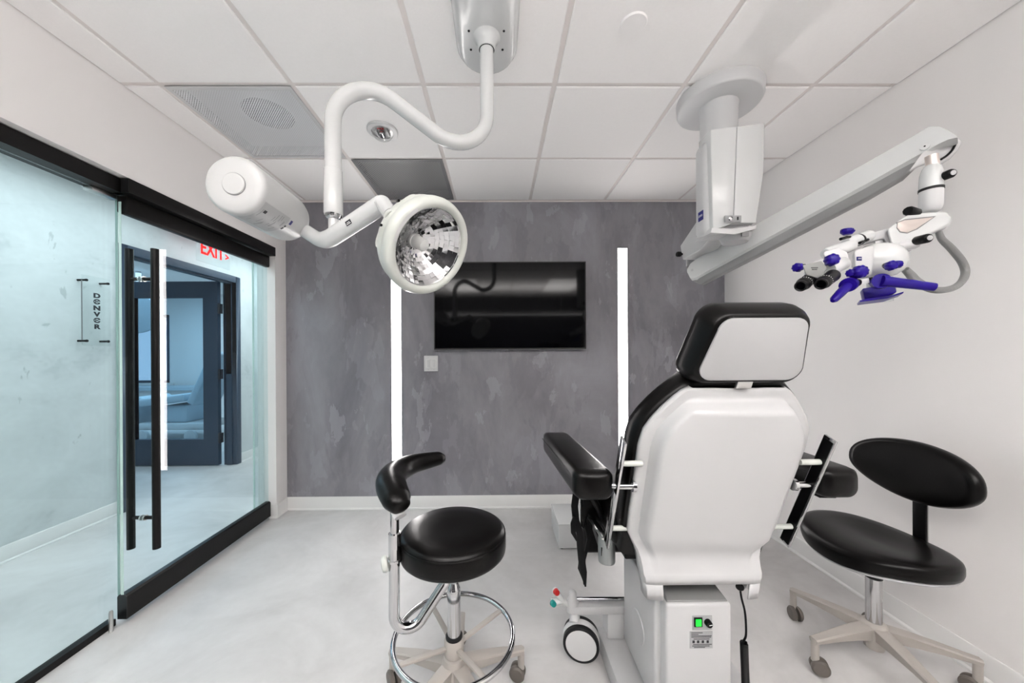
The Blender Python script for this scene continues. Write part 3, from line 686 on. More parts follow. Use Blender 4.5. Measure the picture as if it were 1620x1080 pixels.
# first arm runs back from the column
ay = 1.86; az = 1.83
pa = [at(1112, 335, 1.72), at(1076, 389, ay+.02), at(1080, 411, ay), at(1112, 392, 1.72), at(1126, 372, 1.60)]
pf = [p + V((.085, .01, 0)) for p in pa]
MB().loft([pa, pf]).build('first_arm', 'white_plastic', e, bevel=.004)
MB().lathe((DC.x-.005, 1.56, 1.815), (0, 0, -1), [(.062, 0), (.062, .022), (.050, .048), (.020, .052)], 30).build('lower_bearing', 'grey_plastic', e, ang=50)
MB().box((DC.x-.02, 1.493, 1.775), (DC.x+.01, 1.50, 1.80)).build('bearing_clip', 'mid_grey', e)
for x, y, Y in ((1110, 372, 1.66), (1076, 402, 1.86)):
    p = at(x, y, Y); k = MB().lathe(p+V((.012, 0, 0)), (-1, 0, 0), [(.006, 0), (.006, .008), (.013, .009), (.0145, .012), (.0145, .026), (.012, .030)], 20).build('clamp_knob', 'dark_plastic', e)
MB().lathe(at(1096, 410, 1.90)+V((.02, .02, .008)), (0, 0, -1), [(.040, 0), (.040, .04)], 28).build('boom_bearing', 'mid_grey', e)
# boom
def bY(x): return 1/(1/1.86 + (1/1.15-1/1.86)*(x-1088)/(1512-1088))
d = (at(1490, 230, bY(1490)) - at(1100, 430, bY(1100))); d = V((d.x, d.y, 0)).normalized(); bk_ = V((-d.y, d.x, 0)); bk_ = bk_ if bk_.x > 0 else -bk_
def bsec(x, yt, ye, w_, dn):
    Tn, En = at(x, yt, bY(x)), at(x, ye, bY(x)); c_ = (Tn+En)/2
    return [Tn + bk_*.006 + V((0, 0, .003)), Tn + bk_*(w_-.006) + V((0, 0, .003)), Tn + bk_*w_, En + bk_*w_, En + bk_*(w_-.012) - V((0, 0, dn)), En + bk_*.020 - V((0, 0, dn)), En, Tn]
MB().loft([bsec(1087, 426, 430, .084, .003), bsec(1092, 417, 440, .088, .010), bsec(1101, 410, 438.5, .088, .014), bsec(1194, 356, 387, .086, .015), bsec(1370, 257.5, 291, .084, .015), bsec(1440, 218, 252, .083, .014), bsec(1470, 200, 236, .082, .008), bsec(1486, 200, 227, .080, .003), bsec(1500, 206, 220.5, .074, .001), bsec(1511, 213, 218, .066, .0005), bsec(1515, 216, 217.5, .055, .0003)]).build('boom', 'white_gloss', e, ang=25)
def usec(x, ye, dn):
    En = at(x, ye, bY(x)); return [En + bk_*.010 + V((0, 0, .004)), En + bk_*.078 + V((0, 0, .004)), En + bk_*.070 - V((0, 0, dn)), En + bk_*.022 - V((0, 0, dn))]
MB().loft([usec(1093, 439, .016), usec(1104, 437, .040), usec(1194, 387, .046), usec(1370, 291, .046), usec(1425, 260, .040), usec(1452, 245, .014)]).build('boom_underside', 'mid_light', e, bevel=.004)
fc = -bk_
pp = at(1463, 232, bY(1463)) + fc*.001
MB().lathe(pp, fc, [(.012, -.002), (.012, .003), (.009, .004), (.002, .004)], 24).build('boom_cap', 'white_gloss', e)
MB().lathe(pp, fc, [(.0026, .0038), (.0026, .0046)], 10).build('cap_socket', 'dark_plastic', e)
MB().lathe(at(1095, 427, bY(1095)), fc, [(.006, -.002), (.006, .0015)], 12).build('cap_socket', 'grey_plastic', e)
ck = [at(x, y, 1.20) for x, y in ((1438, 270), (1452, 262), (1472, 255), (1489, 258), (1503, 249), (1514, 237), (1521, 223), (1514, 216), (1490, 224), (1460, 240))]
MB().loft([ck, [p + bk_*.020 for p in ck]]).build('nose_cheek', 'white_plastic', e, bevel=.003)
sl_ = [at(x, y, 1.197) for x, y in ((1489, 252), (1498, 246), (1506, 238), (1511, 229))]
MB().tube(smooth_path(sl_, 4), .0035, 10).build('cheek_slot', 'dark_plastic', e)
SY = 1.14
# hanging post
def lat(x0, y0, x1, y1, prof, name, mt, Ya=SY, Yb=SY, seg=32, par=None):
    a_, b_ = at(x0, y0, Ya), at(x1, y1, Yb); dd = (b_-a_)
    return MB().lathe(a_, dd, [(r*.78, t*dd.length) for r, t in prof], seg).build(name, mt, par or e, ang=50)
lat(1474, 246, 1476, 268, [(.020, 0), (.020, .5), (.022, 1)], 'post_neck', 'pink_mirror')
lat(1474, 262, 1473, 299, [(.022, 0), (.028, .12), (.034, .35), (.0355, .6), (.0355, 1)], 'post_upper', 'white_gloss')
lat(1473, 298, 1473, 302, [(.0372, 0), (.0372, 1)], 'post_ring', 'rubber')
lat(1473, 302, 1472, 336, [(.0355, 0), (.0355, .7), (.030, .92), (.02, 1)], 'post_lower', 'white_plastic')
def knob_black(x0, y0, x1, y1, Ya, Yb):
    k = lat(x0, y0, x1, y1, [(.0155, 0), (.018, .08), (.018, .85), (.015, .96), (.010, 1)], 'grip_handle', 'dark_plastic', Ya, Yb, 20)
    a_, b_ = at(x0, y0, Ya), at(x1, y1, Yb); dd = (b_-a_).normalized()
    MB().lathe(b_, dd, [(.0075, -.002), (.0075, .0015)], 16).build('handle_cap', 'grey_plastic', k)
knob_black(1487, 281, 1508, 273, SY-.01, SY-.05)
knob_black(1449, 381, 1471, 376, SY-.05, SY-.09)
lat(1436, 333, 1452, 338, [(.016, 0), (.019, .1), (.019, .8), (.012, 1)], 'brake_knob', 'dark_plastic', SY-.035, SY-.02, 10)
# elbow block with an open oval window
def slab(pts, Y0_, dep, name, mt, bev=.006):
    lo = [at(x, y, Y0_) for x, y in pts]; ex = V((.66, .75, .0))*dep; return MB().loft([lo, [p+ex for p in lo]]).build(name, mt, e, bevel=bev, seg=3)
slab([(1440, 336), (1498, 334), (1507, 343), (1504, 355), (1456, 376), (1447, 392), (1424, 400), (1413, 394), (1404, 362), (1420, 350)], SY-.035, .060, 'elbow_block', 'white_gloss', .008)
ow = [at(x, y, SY-.0375) for x, y in ((1421, 352), (1432, 348), (1478, 343), (1450, 362), (1436, 368), (1425, 366), (1420, 360))]
MB().loft([ow, [p+V((0, .004, 0)) for p in ow]]).build('elbow_recess', 'pink_mirror', e, bevel=.0015)
ow2 = [at(x, y, SY-.0365) for x, y in ((1420, 351), (1432, 346.5), (1481, 341.5), (1451, 363), (1436, 369), (1424, 367), (1419, 360))]
MB().loft([ow2, [p+V((0, .004, 0)) for p in ow2]]).build('recess_edge', 'mid_grey', e)
lat(1416, 392, 1452, 384, [(.018, 0), (.022, .15), (.022, .85), (.018, 1)], 'lower_elbow', 'white_plastic', SY-.02, SY-.045)
slab([(1362, 372), (1402, 361), (1410, 366), (1424, 394), (1412, 398), (1398, 376), (1366, 385)], SY-.02, .035, 'carrier_arm', 'grey_plastic', .005)
lat(1338, 386, 1376, 372, [(.020, 0), (.024, .15), (.024, .9), (.020, 1)], 'tilt_joint', 'white_gloss', SY-.03, SY-.01)
lat(1356, 380, 1358, 379, [(.0250, 0), (.0250, 1)], 'joint_ring', 'rubber', SY-.022, SY-.019)
lat(1360, 384, 1373, 379, [(.0055, 0), (.0055, .35), (.004, .4), (.004, .65), (.0055, .7), (.0055, 1)], 'clamp_lever', 'dark_plastic', SY-.055, SY-.045, 14)
# optical body
ob = MB(); c_ = at(1391, 414, SY)
body = [(.0, -.052), (.030, -.050), (.058, -.040), (.074, -.020), (.078, .004), (.072, .030), (.055, .050), (.030, .060), (0.001, .062)]
ob.lathe(c_, V((.18, -.10, 1)), [(a_*.80, b_*.95) for a_, b_ in body[1:]], 40, sx=1.1, ref=(1, 0, 0)); ob.build('optics_body', 'white_gloss', e, ang=60)
slab([(1351, 395), (1384, 386), (1380, 437), (1360, 436), (1352, 428)], SY-.055, .07, 'front_cover', 'white_plastic', .010)
slab([(1384, 380), (1396, 377), (1402, 392), (1386, 394)], SY-.01, .04, 'top_bracket', 'white_plastic', .004)
lg = at(1359.5, 409, SY-.0565); q_ = MB().box((lg.x-.007, lg.y-.001, lg.z-.006), (lg.x+.007, lg.y+.002, lg.z+.006)).build('front_logo', 'logo_blue', e)
text('ZEISS', 'logo_letters', 'white_print', lg+V((0, -.0014, 0)), (1, 0, 0), (0, 0, 1), .0048, q_, depth=.0002)
# head tube and binocular
lat(1306, 402, 1346, 388, [(.020, 0), (.024, .1), (.026, .8), (.024, 1)], 'head_tube', 'white_gloss', SY-.05, SY-.03)
slab([(1302, 398), (1325, 390), (1341, 398), (1344, 412), (1341, 422), (1330, 424), (1312, 412), (1304, 410)], SY-.075, .055, 'binocular_mount', 'white_plastic', .008)
slab([(1270, 419), (1300, 412), (1308, 424), (1302, 436), (1293, 441), (1284, 437), (1275, 435)], SY-.150, .020, 'binocular_plate', 'plate_grey', .003)
p = at(1289, 423.2, SY-.1515)
for k_, w__ in ((0, .0095), (-.005, .007)):
    MB().box((p.x-w__, p.y, p.z+k_-.0009), (p.x+w__, p.y+.0015, p.z+k_+.0009)).build('plate_marking', 'black_print', e)
lat(1309, 427, 1334, 416, [(.026, 0), (.027, .3), (.027, .9), (.02, 1)], 'binocular_tube', 'white_gloss', SY-.105, SY-.06)
lat(1284, 433, 1300, 425, [(.024, 0), (.025, .5), (.02, 1)], 'binocular_tube', 'white_gloss', SY-.100, SY-.07)
for (x0, y0, x1, y1, Ya, Yb) in ((1266, 453, 1284, 439, SY-.16, SY-.11), (1298, 450, 1317, 436, SY-.17, SY-.115)):
    a_, b_ = at(x0, y0, Ya), at(x1, y1, Yb); dd = b_-a_; Ld = dd.length
    ey = MB().lathe(a_, dd, [(.010, .004), (.0135, 0), (.0152, .002), (.0145, .010), (.0138, .014), (.0162, .019), (.0178, .024), (.0178, Ld-.010), (.0186, Ld-.006), (.0186, Ld)], 36).build('eyepiece', 'dark_plastic', e, ang=50)
    MB().lathe(a_, dd, [(.0103, .0035), (.0100, .010), (.002, .011)], 28).build('eyepiece_lens', 'screen', ey)
    un = dd.normalized(); ua = un.orthogonal().normalized(); ub = un.cross(ua)
    MB().lathe(a_ + un*.029, un, [(.0184, 0), (.0184, .003)], 36).build('focus_ring', 'rubber', ey)
    for k_ in range(0, 20):
        t_ = 2*math.pi*k_/20; MB().obox(a_ + un*.037 + (ua*math.cos(t_)+ub*math.sin(t_))*.0180, (un, -ua*math.sin(t_)+ub*math.cos(t_), ua*math.cos(t_)+ub*math.sin(t_)), (.0018, .0007, .0004)).build('scale_mark', 'white_print', ey)
def blue_knob(x, y, r, Y_, axis, depth=.026, lobes=8, nm='knob_cover'):
    r *= .76; depth *= .8
    c0 = at(x, y, Y_); a_ = V(axis).normalized(); u_ = a_.orthogonal().normalized(); v_ = a_.cross(u_); rings = []
    for rr, h in ((.35, -.5), (.80, -.46), (1.0, -.30), (1.0, .25), (.86, .42), (.5, .5), (.1, .5)):
        rings.append([c0 + a_*h*depth + (u_*math.cos(t_)+v_*math.sin(t_))*r*rr*(1+.07*math.cos(lobes*t_)) for t_ in [2*math.pi*k/48 for k in range(48)]])
    return MB().loft(rings).build(nm, 'blue', e, ang=60)
blue_knob(1262, 423, .017, SY-.09, (-1, -.35, -.1), .030); lat(1266, 422, 1273, 421, [(.009, 0), (.009, 1)], 'knob_stem', 'rubber', SY-.09, SY-.09, 16)
lat(1272, 422, 1300, 416, [(.008, 0), (.009, .3), (.015, 1)], 'spindle', 'grey_plastic', SY-.085, SY-.075, 18)
blue_knob(1316, 411, .022, SY-.125, (-.2, -1, .1), .034)
blue_knob(1340, 365, .020, SY-.03, (0, -.15, 1), .020); MB().lathe(at(1341, 371, SY-.03), (0, 0, 1), [(.011, 0), (.018, .008), (.018, .010), (.011, .011)], 32).build('knob_flange', 'blue', e)
lat(1341, 374, 1341, 378, [(.011, 0), (.011, 1)], 'knob_stem', 'rubber', SY-.03, SY-.03, 16)
lat(1330, 378, 1340, 375, [(.006, 0), (.006, 1)], 'side_screw', 'dark_plastic', SY-.06, SY-.05, 14)
blue_knob(1360, 430, .024, SY-.12, (-.15, -1, 0), .036, 10); blue_knob(1346, 432, .015, SY-.11, (-1, -.3, 0), .022, 8)
blue_knob(1410, 420, .018, SY-.125, (-.2, -1, 0), .030); blue_knob(1420, 418, .014, SY-.105, (1, -.4, 0), .026)
lat(1402, 420, 1404, 421, [(.012, 0), (.012, 1)], 'knob_stem', 'rubber', SY-.08, SY-.10, 16)
# handles with violet covers
lat(1356, 447, 1378, 443, [(.014, 0), (.014, 1)], 'handle_bracket', 'white_plastic', SY-.085, SY-.08, 4)
lat(1344, 448, 1356, 447, [(.015, 0), (.015, 1)], 'handle_hub', 'dark_plastic', SY-.10, SY-.09, 20)
lat(1376, 444, 1388, 441, [(.013, 0), (.013, 1)], 'handle_hub', 'dark_plastic', SY-.09, SY-.09, 20)
lat(1345, 449, 1341, 451, [(.026, 0), (.027, .5), (.026, 1)], 'cover_flange', 'blue', SY-.10, SY-.115)
lat(1342, 451, 1317, 476, [(.016, 0), (.0155, .5), (.013, .9), (.007, 1)], 'handle_cover', 'blue', SY-.11, SY-.13)
lat(1391, 446, 1395, 444, [(.029, 0), (.030, .5), (.028, 1)], 'cover_flange', 'blue', SY-.095, SY-.11)
lat(1394, 444, 1478, 454, [(.0205, 0), (.019, .2), (.0165, .7), (.0150, 1)], 'handle_cover', 'blue', SY-.11, SY-.145)
# splash guard below the objective
gp = [at(x, y, SY-.05) for x, y in ((1364, 456), (1416, 448), (1419, 462), (1402, 470), (1368, 475))]
MB().loft([gp, [p+V((.05, .055, 0)) for p in gp]]).build('splash_guard', 'blue', e, bevel=.004)
gd = [at(x, y, SY-.07) for x, y in ((1360, 475), (1374, 472), (1410, 467), (1430, 461), (1429, 463.5), (1404, 472), (1361, 477.5))]
MB().loft([gd, [p+V((.07, .075, 0)) for p in gd]]).build('guard_flange', 'blue', e)
lat(1394, 458, 1396, 478, [(.034, 0), (.036, .5), (.032, 1)], 'objective_rim', 'acrylic', SY, SY)
lat(1391, 440, 1392, 462, [(.040, 0), (.038, 1)], 'objective_barrel', 'grey_plastic', SY, SY)
# grey hose
hp = [at(x, y, Y_) for x, y, Y_ in ((1484, 364, SY), (1490, 378, SY), (1506, 394, SY), (1522, 414, SY), (1527, 432, SY), (1519, 448, SY-.01), (1502, 457, SY-.02), (1476, 458, SY-.02), (1452, 446, SY-.01), (1440, 434, SY), (1432, 426, SY))]
sp_ = smooth_path(hp, 6); MB().tube(sp_, lerp_list([.0078, .0095, .0105, .0105, .0095, .010, .012, .012, .010], len(sp_)), 16).build('grey_hose', 'mid_hose', e)
sp_ = smooth_path([p+V((.004, .006, .006)) for p in hp], 6)

# ------------------------------------------------------------------ stools
def base_star(e, c, r, angs, zh, wheel_r=.03, mt='beige'):
    out = []
    for a_ in angs:
        t_ = math.radians(a_); dx, dy_ = math.cos(t_), math.sin(t_); sd_ = V((-dy_, dx, 0)); rings = []
        for f_, zt__, hh, ww in ((.12, zh, .050, .026), (.35, zh-.004, .040, .024), (.65, zh-.014, .028, .021), (.90, zh-.024, .020, .018), (1.03, zh-.028, .018, .016)):
            p_ = V((c.x+dx*r*f_, c.y+dy_*r*f_, 0))
            rings.append([p_ + sd_*ww + V((0, 0, zt__-.004)), p_ + sd_*ww*.7 + V((0, 0, zt__)), p_ - sd_*ww*.7 + V((0, 0, zt__)), p_ - sd_*ww + V((0, 0, zt__-.004)), p_ - sd_*ww*.8 + V((0, 0, zt__-hh)), p_ + sd_*ww*.8 + V((0, 0, zt__-hh))])
        lg_ = MB().loft(rings).build('leg', mt, e, ang=30)
        p_ = V((c.x+dx*r, c.y+dy_*r, 0))
        MB().lathe((p_.x, p_.y, .048), (0, 0, 1), [(.013, 0), (.013, zh-.028-.048-.002)], 16).build('caster_stem', mt, lg_)
        ca_ = a_ + 55; ct = math.radians(ca_); wx = V((math.cos(ct), math.sin(ct), 0)); fw = V((-wx.y, wx.x, 0)); wc = p_ + fw*.014 + V((0, 0, wheel_r))
        for s_ in (-1, 1):
            MB().lathe(wc + wx*.003*s_, wx*s_, [(wheel_r*.75, 0), (wheel_r, .003), (wheel_r, .013), (wheel_r*.82, .019), (wheel_r*.3, .020)], 28).build('caster_wheel', 'taupe', lg_)
    return out
def cushion(c, ax_, ay_, th, rot=0, sup=2.0, seg=56, dome=0.0, saddle=None, rim=.03, mt='leather'):
    """upholstered pad: flat underside, piped edge, softly domed top; saddle(x, y) lifts or sinks the top"""
    prof = [(.02, 0), (.6, 0), (.92, 0), (.985, .06*1), (1.0, .25), (1.0, .62), (.985, .80), (.95, .91), (.88, .975), (.7, 1.0), (.45, 1.0), (.2, 1.0), (.01, 1.0)]
    rings = []; cr, sr = math.cos(rot), math.sin(rot)
    for f_, h in prof:
        rg = []
        for k in range(seg):
            t_ = 2*math.pi*k/seg; cx_, sx_ = math.cos(t_), math.sin(t_); q_ = (abs(cx_)**sup + abs(sx_)**sup)**(-1/sup)
            x_, y_ = ax_*f_*cx_*q_, ay_*f_*sx_*q_
            z_ = h*th + (dome*(1-f_*f_) if h > .9 else 0) + (saddle(x_, y_) if saddle else 0)
            rg.append(V((c.x + x_*cr - y_*sr, c.y + x_*sr + y_*cr, c.z + z_)))
        rings.append(rg)
    return MB().loft(rings)

# round stool with curved arm support
S = V((-.165, 1.262, 0))
e = empty('round_stool', S, 'round black stool with chrome foot ring and curved black arm pad', 'stool')
pr = [(.01, 0), (.17, 0), (.183, .003), (.1895, .010), (.191, .020), (.191, .062), (.189, .068), (.1865, .071), (.184, .079), (.172, .086), (.12, .090), (.06, .088), (.01, .087)]
st = MB().lathe((S.x, S.y, .552), (0, 0, 1), pr, 80).build('seat', 'leather', e, ang=60)
MB().tube(circle((S.x, S.y, .552+.0715), .1880, 80), .0016, 8, closed=True).build('seat_piping', 'leather', st)
MB().lathe((S.x, S.y, .540), (0, 0, 1), [(.13, 0), (.15, .012)], 40).build('seat_plate', 'dark_plastic', e)
MB().tube([(S.x, S.y, .43), (S.x, S.y, .545)], .014, 24).build('piston', 'chrome', e)
MB().lathe((S.x, S.y, .405), (0, 0, 1), [(.022, 0), (.0245, .004), (.0245, .012), (.021, .018), (.017, .030), (.0145, .034)], 32).build('column_collar', 'chrome', e)
MB().tube([(S.x, S.y, .235), (S.x, S.y, .41)], .0243, 32).build('column', 'chrome', e)
MB().lathe((S.x, S.y, .238), (0, 0, 1), [(.0305, 0), (.0305, .008), (.0255, .011)], 32).build('column_seal', 'rubber', e)
MB().lathe((S.x, S.y, .178), (0, 0, 1), [(.034, 0), (.036, .006), (.036, .052), (.031, .060)], 32).build('ring_hub', 'beige', e)
MB().lathe((S.x, S.y, .075), (0, 0, 1), [(.036, 0), (.044, .02), (.046, .075), (.038, .096), (.028, .102)], 32).build('base_hub', 'beige', e)
RZ = .247
MB().tube(circle((S.x, S.y, RZ), .214, 96), .0095, 18, closed=True).build('foot_ring', 'chrome', e)
for a_ in (35, 125, 215, 305):
    t_ = math.radians(a_); MB().bar(S+V((math.cos(t_)*.03, math.sin(t_)*.03, .210)), S+V((math.cos(t_)*.207, math.sin(t_)*.207, .243)), .018, .010).build('ring_spoke', 'beige', e, bevel=.002)
base_star(e, S, .262, (90, 162, 234, 306, 18), .155)
P0 = V((-.350, 1.165, 0))
pth = fillet([(S.x-.012, S.y-.008, .515), (-.290, 1.10, .345), (P0.x, P0.y-.03, .335), (P0.x, P0.y, .46), (P0.x, P0.y, .60)], [.045, .055, .05], 10)
pth = fillet([(S.x-.004, S.y-.005, .53), (-.318, 1.130, .335), (P0.x, P0.y, .42), (P0.x, P0.y, .60)], [.05, .05], 12)
pth = fillet([(S.x+.0, S.y-.055, .545), (S.x-.02, S.y-.060, .48), (P0.x+.004, P0.y-.03, .262), (P0.x, P0.y, .66)], [.06, .050], 16)
MB().tube(pth, .0178, 24).build('support_tube', 'chrome', e)
tp = pth[-1]
MB().tube([tp-V((0, 0, .075)), tp+V((0, 0, .01))], .0205, 24).build('support_sleeve', 'chrome', e)
MB().tube([tp, tp+V((0, 0, .09))], .0148, 22).build('pad_post', 'chrome', e)
MB().lathe((tp.x, tp.y, tp.z-.085), (0, 0, 1), [(.021, 0), (.025, .003), (.025, .010), (.021, .013)], 24).build('clamp_collar', 'chrome', e)
MB().lathe((tp.x-.020, tp.y-.004, tp.z-.088), V((-1, -.35, -.15)), [(.010, 0), (.024, .004), (.027, .010), (.024, .020), (.010, .024)], 28).build('clamp_knob', 'ivory', e)
ap = [at(636, 806, 1.10), at(628, 790, 1.125), at(620, 770, 1.19), at(619, 755, 1.26), at(630, 742, 1.35), at(652, 732, 1.43), at(676, 727, 1.49), at(694, 724, 1.53), at(702, 723.5, 1.545)]
for p in ap: p.z = .8 + (p.z-.8)*.75
sp_ = smooth_path(ap, 7); rr = lerp_list([.030, .047, .052, .052, .049, .044, .039, .033, .020], len(sp_))
pad = MB().tube([sp_[0]+(sp_[0]-sp_[1])*1.0] + sp_ + [sp_[-1]+(sp_[-1]-sp_[-2])*1.2], [.010] + rr + [.008], 30, flat=.88).build('arm_pad', 'leather', e, sub=1, ang=80)
sp2 = [p - V((0, 0, .036)) for p in sp_[2:22]]
MB().tube(sp2, .022, 16, flat=.5).build('pad_shell', 'grey_plastic', e)

# saddle stool near the right wall
S2 = V((1.525, 1.392, 0))
e = empty('backrest_stool', S2, 'black contoured stool with wide oval backrest on a grey wheeled base by the right wall', 'stool')
def sad(x_, y_): return .022*(y_/.23)**2*1.0 - .016*math.exp(-((x_-.03)/.09)**2-(y_/.16)**2) - .020*max(0, (-x_-.10)/.12)**2
st = cushion(V((S2.x-.005, S2.y, .452)), .205, .232, .062, 0, 2.15, 64, .006, sad).build('seat', 'leather', e, ang=60)
cushion(V((S2.x-.005, S2.y, .440)), .195, .222, .014, 0, 2.15, 56, 0, sad).build('seat_shell', 'grey_plastic', e, ang=60)
MB().tube([(S2.x, S2.y, .33), (S2.x, S2.y, .445)], .0148, 24).build('piston', 'chrome', e)
MB().lathe((S2.x, S2.y, .352), (0, 0, 1), [(.0255, 0), (.0270, .004), (.0235, .010), (.016, .012)], 32).build('column_seal', 'rubber', e)
MB().tube([(S2.x, S2.y, .165), (S2.x, S2.y, .355)], .0252, 32).build('column', 'chrome', e)
MB().lathe((S2.x, S2.y, .070), (0, 0, 1), [(.030, 0), (.036, .02), (.044, .06), (.044, .088), (.036, .102), (.027, .106)], 32).build('base_hub', 'beige', e)
base_star(e, S2, .275, (43, 115, 187, 259, 331), .165)
bk = V((1.70, 1.40, .782))
bp = MB().bar((bk.x+.02, bk.y-.005, .46), (bk.x+.02, bk.y-.005, .76), .045, .010, up=(1, 0, 0)); bp.build('back_bracket', 'dark_plastic', e, bevel=.002)
MB().bar((bk.x+.028, bk.y-.02, .50), (bk.x+.028, bk.y-.02, .76), .006, .012, up=(1, 0, 0)).build('bracket_edge', 'chrome', e)
MB().bar((S2.x+.05, S2.y, .444), (bk.x+.024, bk.y-.005, .455), .045, .010).build('bracket_foot', 'dark_plastic', e, bevel=.002)
rings = []; nrm = V((-1, 0, .06)).normalized()
for f_, h in ((.02, .030), (.5, .030), (.85, .027), (.96, .018), (1.0, .004), (1.0, -.010), (.97, -.022), (.90, -.030), (.5, -.034), (.02, -.034)):
    rg = []
    for k in range(64):
        t_ = 2*math.pi*k/64; cy_, cz_ = math.cos(t_), math.sin(t_)
        yy = .225*cy_; zz = .122*(abs(cz_)**.85)*(1 if cz_ > 0 else -1)
        if cz_ < 0: zz *= .92 - .10*math.cos(t_*2)
        xx = -.030*(yy*f_/.225)**2
        rg.append(bk + V((xx, yy*f_, zz*f_)) + nrm*(-h if False else h))
    rings.append(rg)
MB().loft(rings).build('backrest', 'leather', e, ang=70)

# ------------------------------------------------------------------ powered exam chair, seen from behind
CXC = .66
e = empty('exam_chair', (CXC, 1.25, 0), 'large white-backed black exam chair seen from behind, in the middle of the room', 'exam chair')
B0 = V((.642, 1.125, .600)); B1 = V((.674, .962, 1.172)); Uc = (B1-B0).normalized(); Nc = V((1, 0, 0)).cross(Uc).normalized(); Nc = -Nc if Nc.y > 0 else Nc; LB = (B1-B0).length
# outline half widths of the shell: (height fraction, half width)
hw = [(0, .194), (.06, .203), (.12, .222), (.18, .234), (.30, .238), (.45, .241), (.60, .245), (.70, .247), (.78, .240), (.84, .222), (.90, .196), (.95, .170), (.985, .148), (1.0, .132)]
def HW(t):
    for (a_, b_), (c_, d_) in zip(hw, hw[1:]):
        if t <= c_: return b_ + (d_-b_)*(t-a_)/(c_-a_)
    return hw[-1][1]
rows = []; N = 34
TT = [i/30*.9 for i in range(28)] + [.83, .85, .87, .885, .90, .912, .924, .936, .95, .965, .98, 1.0]; TT = sorted(set(TT)); N = len(TT)-1
for i in range(N+1):
    t = TT[i]; w0 = HW(t); P_ = B0 + Uc*(LB*t)
    inset = .030 if t < .75 else .030 + .010*(t-.75)/.25
    # face height of the raised centre panel
    rise = .042*(lambda q: q*q*(3-2*q))(min(1, max(0, (.945-t)/.045))); wf = max(.04, w0-inset-.022); we = w0-inset
    if t > .93: wf = max(.04, w0-inset-.022)
    row = []
    prof = [(-w0, -.022), (-w0, -.004), (-w0+.004, 0), (-we, .0), (-we+.003, rise*.12), (-(wf+(we-wf)*.55), rise*.55), (-(wf+.004), rise*.92), (-wf+.004, rise), (-wf*.6, rise+.003), (0, rise+.004)]
    prof = prof + [(-a_, b_) for a_, b_ in prof[-2::-1]]
    for a_, b_ in prof: row.append(P_ + V((a_, 0, 0)) + Nc*b_)
    rows.append(row)
# rolled lower lip, bulging toward the room then dropping straight down, cut out in the middle
base = rows[0]; n_ = len(base)
def lip(z, yy, sc, k0=0, k1=n_):
    return [V((B0.x-.006 + (base[k].x-B0.x)*sc, (yy + (.046 if k in (0, n_-1) else .020 if k in (1, n_-2) else .004 if k in (2, n_-3) else 0)), z)) for k in range(k0, k1)]
def lipz(z): return 1.064 + max(0, z-.575)*.30
base = [V(p) for p in rows[0]]
full = [lip(.552, 1.066, .93), lip(.572, 1.064, .945)]
nb = 6
for i in range(nb):
    bl_ = 1 - i/nb; bl_ = bl_*bl_*(3-2*bl_); z_ = rows[i][5].z; lr = lip(rows[i][9].z-.006*bl_, lipz(rows[i][9].z), .965)
    rows[i] = [rows[i][k]*(1-bl_) + lr[k]*bl_ for k in range(n_)]
sh = MB().grid(full + rows).build('back_shell', 'chair_white', e, solid=.004, ang=50)
for k0, k1, nm in ((0, 8, 'shell_skirt'), (n_-6, n_, 'shell_skirt')):
    MB().grid([lip(.502, 1.070, .90, k0, k1), lip(.530, 1.067, .915, k0, k1), lip(.552, 1.066, .93, k0, k1)]).build(nm, 'chair_white', sh, solid=.004, ang=50)
# upholstery
rings = []
def outline(grow, dn, top=.018):
    L_, R_ = [], []
    for i in range(N+1):
        t = TT[i]; P_ = B0 + Uc*(LB*t + (top if i == N else 0)); w0 = HW(max(t, .12))+grow
        if i == N: w0 -= .012
        L_.append(P_ + V((-w0, 0, 0)) + Nc*dn); R_.append(P_ + V((w0, 0, 0)) + Nc*dn)
    return L_ + R_[::-1]
MB().loft([outline(-.02, -.012), outline(.008, -.018), outline(.018, -.030), outline(.020, -.060), outline(.016, -.085), outline(.004, -.098), outline(-.03, -.104)]).build('back_upholstery', 'leather', e, ang=50)
# headrest
hb0 = at(1180, 601, .930); ht0 = at(1209, 503, .872); hb0.x = .676; ht0.x = .684
Uh = (ht0-hb0).normalized(); Nh = V((1, 0, 0)).cross(Uh); Nh = -Nh if Nh.y > 0 else Nh; LH = (ht0-hb0).length
def hrect(g, dn, wb=.137, wt=.116, rc=.035, n=7):
    pts = []; cs = [(-1, 0), (1, 0), (1, 1), (-1, 1)]
    for (sx_, ty_), a0 in zip(cs, (180, 270, 0, 90)):
        w_c = (wb if ty_ == 0 else wt)+g; rr_ = rc + g*.6
        c_ = hb0 + Uh*((LH+g-rr_) if ty_ else (-g+rr_)) + V((sx_*(w_c-rr_), 0, 0))
        for k in range(n+1):
            a_ = math.radians(a0+90*k/n); pts.append(c_ + V((math.cos(a_)*rr_, 0, 0)) + Uh*math.sin(a_)*rr_ + Nh*dn)
    return pts
MB().loft([hrect(-.006, .003), hrect(0, .001), hrect(0, -.006)]).build('headrest_plate', 'headrest_grey', e)
MB().loft([hrect(-.02, -.004), hrect(.006, -.003), hrect(.012, -.010), hrect(.020, -.028), hrect(.025, -.055), hrect(.024, -.080), hrect(.012, -.100), hrect(-.02, -.108)]).build('headrest_cushion', 'leather', e, ang=60)
MB().obox(hb0 - Uh*.012 + Nh*-.008, ((1, 0, 0), Uh, Nh), (.021, .016, .004)).build('headrest_bracket', 'brushed', e, bevel=.001)
